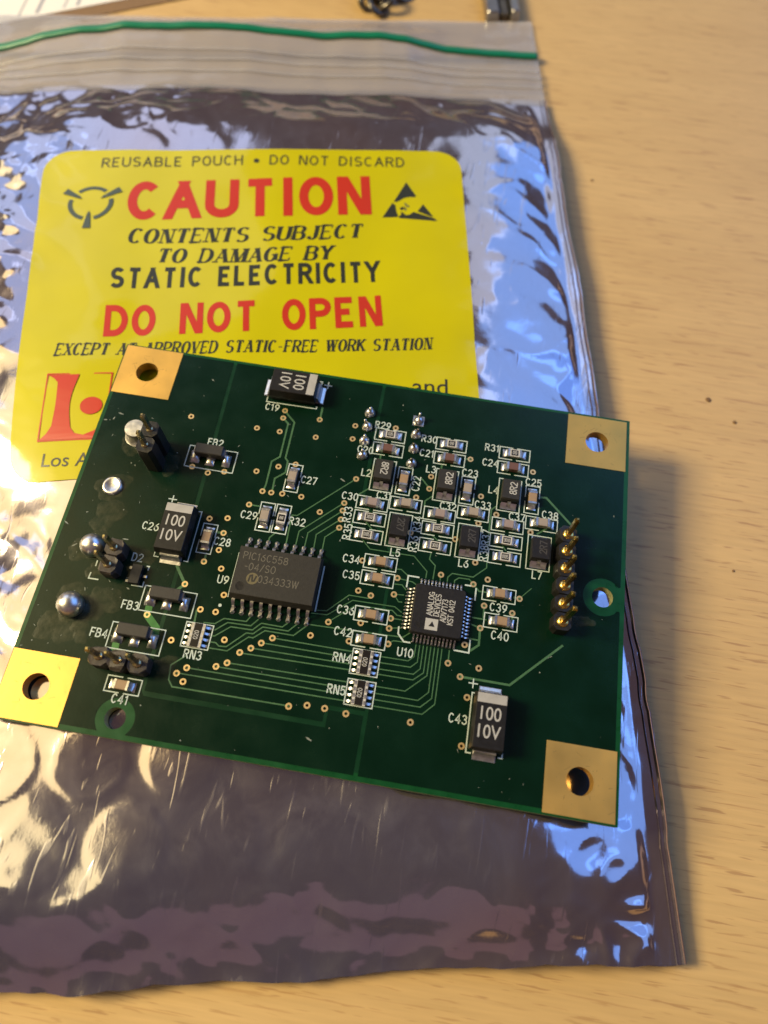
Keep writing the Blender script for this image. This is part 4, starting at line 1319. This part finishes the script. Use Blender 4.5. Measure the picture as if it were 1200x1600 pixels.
tm100.faces([(a * 1.62 * 0.86 - w * .5 * 1.62 * .86, b * 1.62 + .05, 0) for a, b, c in v], f)
v, f, w = font_norm('10V', .004)
tm100.faces([(a * 1.62 * 0.86 - w * .5 * 1.62 * .86, b * 1.62 - 2.15, 0) for a, b, c in v], f)
m100 = tm100.mesh('marking', 'mark')
for x, y, rz in ((16.75, 28.15, 0), (62.4, 9.55, 0), (27.95, 54.0, -90)):
    o = link('tantalum_capacitor', tan_body, board, (x, y, 0), rz)
    for me in tt:
        link('terminal', me, o)
    link('polarity_stripe', tan_stripe, o)
    link('marking', m100, o, (0, 0, 2.815))

# three-terminal ferrite filters
mb = MB(); mb.box(-2.1, 2.1, -.85, .85, .55, 1.85, .04, .05); fer_body = mb.mesh('ferrite_filter', 'ferrite', bevel=.10)
def block_solder(x0, x1, y0, y1, h):
    mb = MB()
    n = 6
    vs = []; fc = []
    for i in range(n + 1):
        for j in range(n + 1):
            s, t = i / n, j / n
            z = .08 + h * (math.sin(math.pi * (.12 + .76 * s)) * math.sin(math.pi * (.08 + .72 * t))) ** .7
            vs.append((x0 + (x1 - x0) * s, y0 + (y1 - y0) * t, z if 0 < i < n and 0 < j < n else .06))
    for i in range(n):
        for j in range(n):
            a = i * (n + 1) + j
            fc.append((a, a + n + 1, a + n + 2, a + 1))
    mb.faces(vs, fc)
    return mb
fl = block_solder(-2.95, -1.5, -1.35, .6, .75).mesh('terminal', 'solder', True)
fr = block_solder(1.9, 3.05, -1.35, .6, .85).mesh('terminal', 'solder', True)
fm = block_solder(-.55, .75, -1.5, -.1, .42).mesh('terminal', 'solder', True)
mb = MB(); mb.box(-2.35, -1.9, -.5, .5, .1, 1.2); mb.box(1.9, 2.35, -.5, .5, .1, 1.2); mb.box(-.5, .5, -.75, .6, .1, .56); fer_end = mb.mesh('end_plate', 'lead')
for x, y in ((18.2, 40.38), (18.03, 18.29), (15.28, 12.71)):
    silk_frame(x, y, 7.2, 3.47, False)
    o = link('ferrite_filter', fer_body, board, (x - .15, y + .72, 0), random.uniform(-.6, .6))
    for me in (fl, fm, fr):
        link('terminal', me, o, (0, -.35, 0))
    link('end_plate', fer_end, o)

# small three-lead diode
mb = MB(); mb.cboxes([(.72, 1.35, .25, .05), (.78, 1.42, .6, .05), (.68, 1.32, 1.05, .08)])
o = link('diode', mb.mesh('diode', 'epoxy', True, angle=35), board, (12.9, 21.15, 0))
for dx, dy in ((-1.05, .95), (-1.05, -.95), (1.1, 0)):
    mb = MB(); mb.box(-.35, .35, -.22, .22, .07, .3, .08, .03)
    link('lead', mb.mesh('lead', 'lead', bevel=.03), o, (dx, dy, 0))

# four-fold resistor arrays
mb = MB(); mb.box(-.92, .92, -1.6, 1.6, .10, .58); arr_body = mb.mesh('resistor_array', 'alumina', bevel=.03)
mb = MB(); mb.box(-.52, .52, -1.58, 1.58, .58, .61); arr_glaze = mb.mesh('glaze', 'glassblack')
at = {}
for s in (-1, 1):
    mb = MB()
    a, b = sorted((s * .60, s * .95)); mb.box(a, b, -.27, .27, .10, .62, .02, .02)
    fillet(s * .95, s * 1.66, .20, .42, mb)
    at[s] = mb.mesh('terminal', 'solder', True, angle=50)
tm = MB(); stroke_text(tm, '020', .55, .085, 0, ang=90, gap=.25, sx=.95, step=.002); m020 = tm.mesh('marking', 'mark')
for x, y, dirty in ((45.71, 14.62, 0), (45.73, 10.61, 0), (23.12, 14.43, 1)):
    silk_frame(x, y, 3.67, 3.3, False)
    o = link('resistor_array', arr_body, board, (x, y, 0))
    link('glaze', arr_glaze, o)
    link('marking', m020, o, (-.05, 0, .615))
    for k_ in range(4):
        for s in (-1, 1):
            link('terminal', at[s], o, (0, -1.2 + .8 * k_, 0))

# gull-wing lead along local -y; root at y = 0
def gull(name, w, z1, run, drop_y, foot, t, mat):
    mb = MB()
    prof_ = [(0, z1), (-run, z1), (-run - drop_y * .35, z1 - .12 * z1), (-run - drop_y, .22 + t), (-run - drop_y - .12, .10 + t), (-run - drop_y - foot, .08 + t)]
    n = len(prof_)
    vs = []
    for yy, z in prof_:
        vs += [(-w / 2, yy, z), (w / 2, yy, z), (w / 2, yy, max(z - t, .06)), (-w / 2, yy, max(z - t, .06))]
    fc = []
    for i in range(n - 1):
        a, b = i * 4, i * 4 + 4
        for q in range(4):
            r = (q + 1) % 4
            fc.append((a + r, a + q, b + q, b + r))
    fc.append(((n - 1) * 4, (n - 1) * 4 + 1, (n - 1) * 4 + 2, (n - 1) * 4 + 3))
    mb.faces(vs, fc)
    # solder meniscus round the foot
    y0 = -run - drop_y
    mb.lathe([(w * .82, .06), (w * .6, .16), (w * .3, .26 + t)], 8, 0, y0 - foot * .92)
    mb.lathe([(w * .72, .06), (w * .5, .2), (w * .25, .34 + t)], 8, 0, y0 + .02)
    return mb.mesh(name, mat, True, angle=50)

# 18-lead chip
mb = MB(); mb.cboxes([(5.55, 3.50, .20, .06), (5.78, 3.74, 1.20, .06), (5.80, 3.76, 1.28, .06), (5.78, 3.74, 1.36, .06), (5.60, 3.38, 2.40, .07), (5.55, 3.33, 2.45, .07)])
u9 = link('integrated_circuit', mb.mesh('integrated_circuit', 'epoxy_grey', True, angle=25), board, (31.95, 23.72, 0))
u9['label'] = 'wide dark grey chip with eighteen leads'
gl = gull('lead', .42, 1.35, .35, .55, .75, .25, 'lead')
for k_ in range(9):
    link('lead', gl, u9, (-5.08 + 1.27 * k_, -3.70, 0))
    link('lead', gl, u9, (-5.08 + 1.27 * k_, 3.70, 0), 180)
for txt, x, y, h in (('PIC16C558', -1.85, 2.12, .98), ('-04/SO', -2.3, .62, .98), ('034333W', .5, -.92, .98)):
    tm = MB(); stroke_text(tm, txt, h, .10, 0, gap=.26, sx=.98, step=.002)
    link('marking', tm.mesh('marking', 'mark_dim'), u9, (x, y, 2.458))
mb = MB(); mb.lathe([(.82, 0), (.82, .004)], 22); rm = link('round_mark', mb.mesh('round_mark', 'chip_gold'), u9, (-3.0, -1.0, 2.455))
tm = MB(); tm.ribbon([(-.45, -.5), (-.35, .35), (-.1, .45), (.05, -.35), (.3, -.3), (.5, .45)], .24, 0); link('marking', tm.mesh('marking', 'epoxy_grey'), u9, (-3.0, -1.0, 2.462))
mb = MB(); mb.lathe([(.62, .012), (.55, .004), (.35, .002)], 20); link('index_dimple', mb.mesh('index_dimple', 'tan_body', True), u9, (-4.4, -2.25, 2.452))

# 48-lead square chip
mb = MB(); mb.cboxes([(3.30, 3.30, .12, .25), (3.50, 3.50, .72, .35), (3.51, 3.51, .78, .35), (3.50, 3.50, .84, .35), (3.36, 3.36, 1.42, .38), (3.32, 3.32, 1.46, .38)])
u10 = link('integrated_circuit', mb.mesh('integrated_circuit', 'epoxy', True, angle=25), board, (54.23, 22.85, 0))
u10['label'] = 'square black chip with forty-eight fine leads'
gq = gull('lead', .22, .80, .18, .28, .55, .13, 'lead')
for s in range(4):
    a = math.radians(90 * s)
    for k_ in range(12):
        lx, ly = -2.75 + .5 * k_, -3.46
        link('lead', gq, u10, (lx * math.cos(a) - ly * math.sin(a), lx * math.sin(a) + ly * math.cos(a), 0), 90 * s)
for txt, x, y, h, sx in (('ANALOG', -1.15, .78, .72, 1.0), ('DEVICES', -.22, .72, .72, .92), ('ADV7173', .75, .10, .72, .88), ('KST 0412', 1.72, .0, .72, .86)):
    tm = MB(); stroke_text(tm, txt, h, .115, 0, ang=90, gap=.2, sx=sx, step=.002)
    link('marking', tm.mesh('marking', 'mark'), u10, (x, y, 1.468))
tm = MB(); tm.poly([(-.85, -.78, 0), (.85, -.78, 0), (.85, .78, 0), (-.85, .78, 0)]); link('marking', tm.mesh('marking', 'mark'), u10, (-.68, -2.02, 1.467))
tm = MB(); tm.poly([(-.42, -.3, 0), (.42, -.3, 0), (0, .42, 0)]); link('marking', tm.mesh('marking', 'epoxy'), u10, (-.62, -2.02, 1.474))
mb = MB(); mb.lathe([(.42, .012), (.37, .005), (.2, .003)], 18); link('index_dimple', mb.mesh('index_dimple', 'tan_body', True), u10, (-2.55, -2.45, 1.462))

# ---- pin headers
def pin_mesh(h0, h1, w=.30, mat='pin', lean=(0, 0)):
    mb = MB()
    t = .16
    vs = []
    for z, k_ in ((h0, 1), (h1 - .45, 1), (h1, .45)):
        for a, b in ((-1, -1), (1, -1), (1, 1), (-1, 1)):
            vs.append((a * w * k_ + lean[0] * (z - h0), b * w * k_ + lean[1] * (z - h0), z))
    fc = []
    for i in range(2):
        for q in range(4):
            r = (q + 1) % 4
            fc.append((i * 4 + q, i * 4 + r, i * 4 + 4 + r, i * 4 + 4 + q))
    fc.append((8, 9, 10, 11))
    mb.faces(vs, fc)
    return mb.mesh('pin', mat)
def collar_mesh(z, r, mat):
    mb = MB(); mb.lathe([(r, z - .35), (r, z + .02), (r * .78, z + .22), (r * .4, z + .30)], 14)
    return mb.mesh('collar', mat, True, angle=60)
def header(name, pts, hgt, tips, mat, pmat, label_=None, w=1.27, collar=.62, rough=0.0):
    cx = sum(p[0] for p in pts) / len(pts); cy = sum(p[1] for p in pts) / len(pts)
    mb = MB()
    for px_, py_ in pts:
        c = w * .42
        ring0 = []
        x, y = px_ - cx, py_ - cy
        outl = [(-w, -w + c), (-w + c, -w), (w - c, -w), (w, -w + c), (w, w - c), (w - c, w), (-w + c, w), (-w, w - c)]
        j = lambda: random.uniform(-rough, rough)
        vs = [(x + a, y + b, .07) for a, b in outl] + [(x + a + j(), y + b + j(), hgt * .8 + j()) for a, b in outl] + [(x + a * .93 + j(), y + b * .93 + j(), hgt + j()) for a, b in outl]
        fc = []
        for i in range(2):
            for q in range(8):
                r = (q + 1) % 8
                fc.append((i * 8 + q, i * 8 + r, i * 8 + 8 + r, i * 8 + 8 + q))
        fc.append(tuple(range(16, 24)))
        mb.faces(vs, fc)
    o = link(name, mb.mesh(name, mat), board, (cx, cy, 0))
    if label_:
        o['label'] = label_
    for (px_, py_), tz in zip(pts, tips):
        ln = (random.uniform(-.02, .02), random.uniform(-.02, .02))
        link('pin', pin_mesh(hgt - .3, tz, mat=pmat, lean=ln), o, (px_ - cx, py_ - cy, 0))
        link('collar', collar_mesh(hgt, collar, pmat), o, (px_ - cx, py_ - cy, 0))
    return o
header('pin_header', [(70.68, 36.6 - 2.53 * k_) for k_ in range(6)], 2.3, [7.4, 7.4, 7.0, 7.0, 7.1, 9.3], 'header', 'pin', 'black six-way header with gold pins', collar=.82, rough=.05)
header('pin_header', [(10.45, 40.75), (10.5, 38.25)], 5.9, [9.9, 9.8], 'header', 'pinold', 'tall black two-way header', collar=.55, rough=.04)
header('pin_header', [(9.5, 23.95), (9.4, 21.45)], 2.4, [6.6, 7.3], 'header_worn', 'pinold', 'worn low two-way header', collar=.6, rough=.12)
header('pin_header', [(12.1, 9.4), (14.6, 9.3), (17.2, 9.28)], 2.4, [6.9, 6.9, 7.2], 'header_worn', 'pinold', 'worn three-way header', collar=.62, rough=.14)

# ---- heavy solder joints at the left edge
def joint(x, y, prof_, mat, lean=(0, 0), jit=.06, seg=22):
    mb = MB(); mb.lathe(prof_, seg, jitter=jit, lean=lean)
    o = link('solder_joint', mb.mesh('solder_joint', mat, True, angle=50), board, (x, y, 0))
    return o
joint(6.6, 42.4, [(2.0, .06), (1.9, .12), (1.55, .5), (1.45, 1.6), (1.5, 2.0), (1.4, 2.18), (.7, 2.22)], 'matt_solder', jit=.03)
joint(5.45, 33.65, [(1.5, .06), (1.46, .16), (1.38, .40), (1.22, .50), (.95, .42), (.6, .30), (.2, .27)], 'solder', jit=.03)
joint(5.75, 24.2, [(1.55, .06), (1.6, .3), (1.62, .9), (1.45, 1.5), (1.1, 1.95), (.6, 2.25), (.2, 2.3)], 'solder', jit=.015)
joint(5.75, 15.55, [(1.5, .06), (1.7, .5), (1.78, 1.1), (1.65, 1.7), (1.3, 2.25), (.8, 2.6), (.25, 2.75)], 'solder', jit=.015)
# two rows of small solder points with cut wire ends
for i, (x, y) in enumerate(((39.9, 52.2), (39.93, 49.75), (39.95, 47.3), (39.97, 44.85), (47.43, 52.2), (47.42, 49.72), (47.4, 47.25), (47.42, 44.8))):
    o = joint(x, y, [(.80, .06), (.78, .25), (.68, .55), (.46, .82), (.22, .98)], 'solder', lean=(random.uniform(-.15, .1), random.uniform(-.1, .2)), jit=.12, seg=12)
    mb = MB(); mb.lathe([(.24, .5), (.22, 1.5 + .3 * random.random()), (.14, 1.75)], 8, lean=(random.uniform(-.25, .15), random.uniform(0, .3)), jitter=.2)
    link('wire_end', mb.mesh('wire_end', 'old_metal' if i > 4 else 'lead', True), o)
mb = MB(); mb.box(-.85, .85, -.85, .85, .05, .10); link('square_pad', mb.mesh('square_pad', 'solder'), board, (47.43, 52.2, 0))

# ---- flux residue round the hand-soldered joints
def splat(x, y, rx, ry, seed, rot=0, h=.03):
    rnd = random.Random(seed)
    n = 34
    ph = [rnd.uniform(0, 6.28) for _ in range(5)]
    mb = MB()
    rings = [(0, h), (.55, h), (.85, h * .8), (1, .0)]
    vs = [(0, 0, .085 + h)]
    for fr_, z in rings[1:]:
        for k_ in range(n):
            a = 2 * math.pi * k_ / n
            rr = 1 + .16 * math.sin(2 * a + ph[0]) + .12 * math.sin(3 * a + ph[1]) + .09 * math.sin(5 * a + ph[2]) + .06 * math.sin(9 * a + ph[3])
            px_, py_ = rx * rr * fr_ * math.cos(a), ry * rr * fr_ * math.sin(a)
            c, s = math.cos(rot), math.sin(rot)
            vs.append((px_ * c - py_ * s, px_ * s + py_ * c, .085 + z - (.04 if fr_ == 1 else 0)))
    fc = [(0, 1 + k_, 1 + (k_ + 1) % n) for k_ in range(n)]
    for i in range(2):
        for k_ in range(n):
            j = (k_ + 1) % n
            fc.append((1 + i * n + k_, 1 + (i + 1) * n + k_, 1 + (i + 1) * n + j, 1 + i * n + j))
    mb.faces(vs, fc)
    link('flux_residue', mb.mesh('flux_residue', 'flux', True), board, (x, y, 0))
for i, a in enumerate(((9.3, 16.6, 2.6, 2.4, .4), (6.0, 16.0, 2.9, 2.5, 0), (5.6, 24.2, 2.8, 2.4, .2), (6.2, 29.2, 2.6, 2.0, .6), (5.4, 33.6, 2.4, 2.1, 0), (6.8, 42.0, 2.8, 2.4, .3), (7.7, 12.6, 1.3, 1.6, .3), (13.0, 23.9, 1.5, 1.2, .2), (20.0, 10.0, 1.5, 1.3, .2), (73.6, 25.0, 1.7, .9, .2), (7.0, 21.0, 1.4, 1.0, .1), (12.4, 38.6, 1.6, 1.7, .5), (4.5, 12.5, 2.6, 2.4, .5))):
    splat(*a[:4], 100 + i, a[4])

# ---- dust and lint on the solder mask, tarnish dots and fine scratches on the pads
rd = random.Random(5)
mb = MB()
for i in range(190):
    x, y = rd.uniform(1, 78.5), rd.uniform(1, 57)
    if rd.random() < .35:
        x, y = abs(rd.gauss(6, 5)) + .8, rd.uniform(9, 46)
    r = rd.choice((.035, .05, .05, .07, .11)); a = rd.uniform(0, 6.28)
    n = rd.choice((3, 4, 5))
    el = rd.choice((1, 1, 1, 2.6, 4.5))
    pts = [(r * el * math.cos(2 * math.pi * k_ / n), r * math.sin(2 * math.pi * k_ / n)) for k_ in range(n)]
    mb.poly([(x + px_ * math.cos(a) - py_ * math.sin(a), y + px_ * math.sin(a) + py_ * math.cos(a), .05 + .0008 * (i % 9)) for px_, py_ in pts])
tag(link('dust', mb.mesh('dust', 'dust'), board), kind='stuff')
mb = MB()
for x0, x1, y0, y1, hx, hy in ((.2, 9.15, 49.1, 57.8, 4.6, 53.4), (70.05, 79.02, 49.05, 57.65, 74.6, 53.4), (70.15, 79.12, .25, 8.85, 74.6, 4.55), (.12, 9.0, .2, 8.95, 4.6, 4.6)):
    for i in range(26):
        x, y = rd.uniform(x0 + .4, x1 - .4), rd.uniform(y0 + .4, y1 - .4)
        if i < 14:
            a = rd.uniform(0, 6.28); q = rd.uniform(2.0, 3.0); x, y = hx + q * math.cos(a), hy + q * math.sin(a)
        if math.hypot(x - hx, y - hy) < 1.98:
            continue
        a = rd.uniform(0, 6.28); w = rd.uniform(.012, .03); l_ = rd.choice((.04, .05, .08, .25, .45))
        dx, dy = math.cos(a), math.sin(a)
        mb.poly([(x - dx * l_ - dy * w, y - dy * l_ + dx * w, .088), (x - dx * l_ + dy * w, y - dy * l_ - dx * w, .088), (x + dx * l_ + dy * w, y + dy * l_ - dx * w, .088), (x + dx * l_ - dy * w, y + dy * l_ + dx * w, .088)])
tag(link('pad_scratches', mb.mesh('pad_scratches', 'tarnish'), board), kind='stuff')

# ------------------------------------------------------------------ things at the far edge of the table
# printed paper over a thin brown sheet that shows as a strip
mb = MB(); mb.box(-70, 70, 0, 60, 0, .22)
pk = link('printed_leaflet', mb.mesh('printed_leaflet', 'brown_sheet'), None, (-33.5, 151.5, 0.02), 29.5)
tag(pk, 'white printed leaflet over a thin brown sheet at the far edge of the table', 'leaflet')
mb = MB(); mb.box(-69, 69, 3.6, 59, .24, .36); link('paper_sheet', mb.mesh('paper_sheet', 'paper'), pk)
for k_, (x, w) in enumerate(((-9, .7), (-12, .4), (-18, .8), (-22, .4), (4, .5))):
    mb = MB(); mb.ribbon([(x, 4.5), (x + 26, 55)], w, .38); link('printed_line', mb.mesh('printed_line', 'ink_blue'), pk)
# a few dark chain links
cr_ = bpy.data.objects.new('metal_chain', None); COL.objects.link(cr_)
cr_.location = (22.8 * S, 166.6 * S, 0)
tag(cr_, 'short dark metal chain lying on the table behind the pouch', 'chain')
def torus(R, r, n=22, m=8):
    mb = MB(); vs = []; fc = []
    for i in range(n):
        a = 2 * math.pi * i / n
        for j in range(m):
            b = 2 * math.pi * j / m
            vs.append(((R + r * math.cos(b)) * math.cos(a) * 1.25, (R + r * math.cos(b)) * math.sin(a), r * math.sin(b)))
    for i in range(n):
        for j in range(m):
            fc.append((i * m + j, ((i + 1) % n) * m + j, ((i + 1) % n) * m + (j + 1) % m, i * m + (j + 1) % m))
    mb.faces(vs, fc)
    return mb.mesh('chain_link', 'old_metal', True)
tl = torus(2.1, .62)
for x, y, z, rx, rz in ((0, -3.2, 1.2, .5, 70), (-.5, -.2, 1.7, -.9, 20), (-2.6, 1.6, 1.2, .35, 150), (2.2, 1.4, 1.4, .8, 35), (-5.6, 3.0, 1.3, -.6, 160), (4.8, 3.2, 1.2, .5, 20), (0.4, 3.6, 1.4, .7, 95), (-1.6, -2.0, 1.2, .7, 10), (1.7, -1.6, 1.6, -.5, 110), (2.8, 4.4, 1.8, .9, 60), (-3.4, 4.6, 1.5, -.8, 30)):
    o = link('chain_link', tl, cr_, (x, y, z)); o.rotation_euler = (rx, .3, math.radians(rz))
# steel tool end
st = bpy.data.objects.new('steel_tool', None); COL.objects.link(st)
st.location = (51.0 * S, 166.0 * S, 0)
st.rotation_euler = (0, 0, math.radians(12))
tag(st, 'flat grey steel tool lying on the table behind the pouch corner', 'tool')
mb = MB(); mb.box(-3.9, -.7, -1, 70, .02, 2.6, .3, .1); link('shaft', mb.mesh('shaft', 'steel', bevel=.25), st)
mb = MB(); mb.box(-.55, 1.5, -.6, 70, .02, 1.8, .2, .1); link('groove', mb.mesh('groove', 'old_metal', bevel=.2), st)
mb = MB(); mb.box(1.65, 3.9, -1, 70, .02, 2.8, .3, .1); link('shaft', mb.mesh('shaft', 'steel', bevel=.25), st)
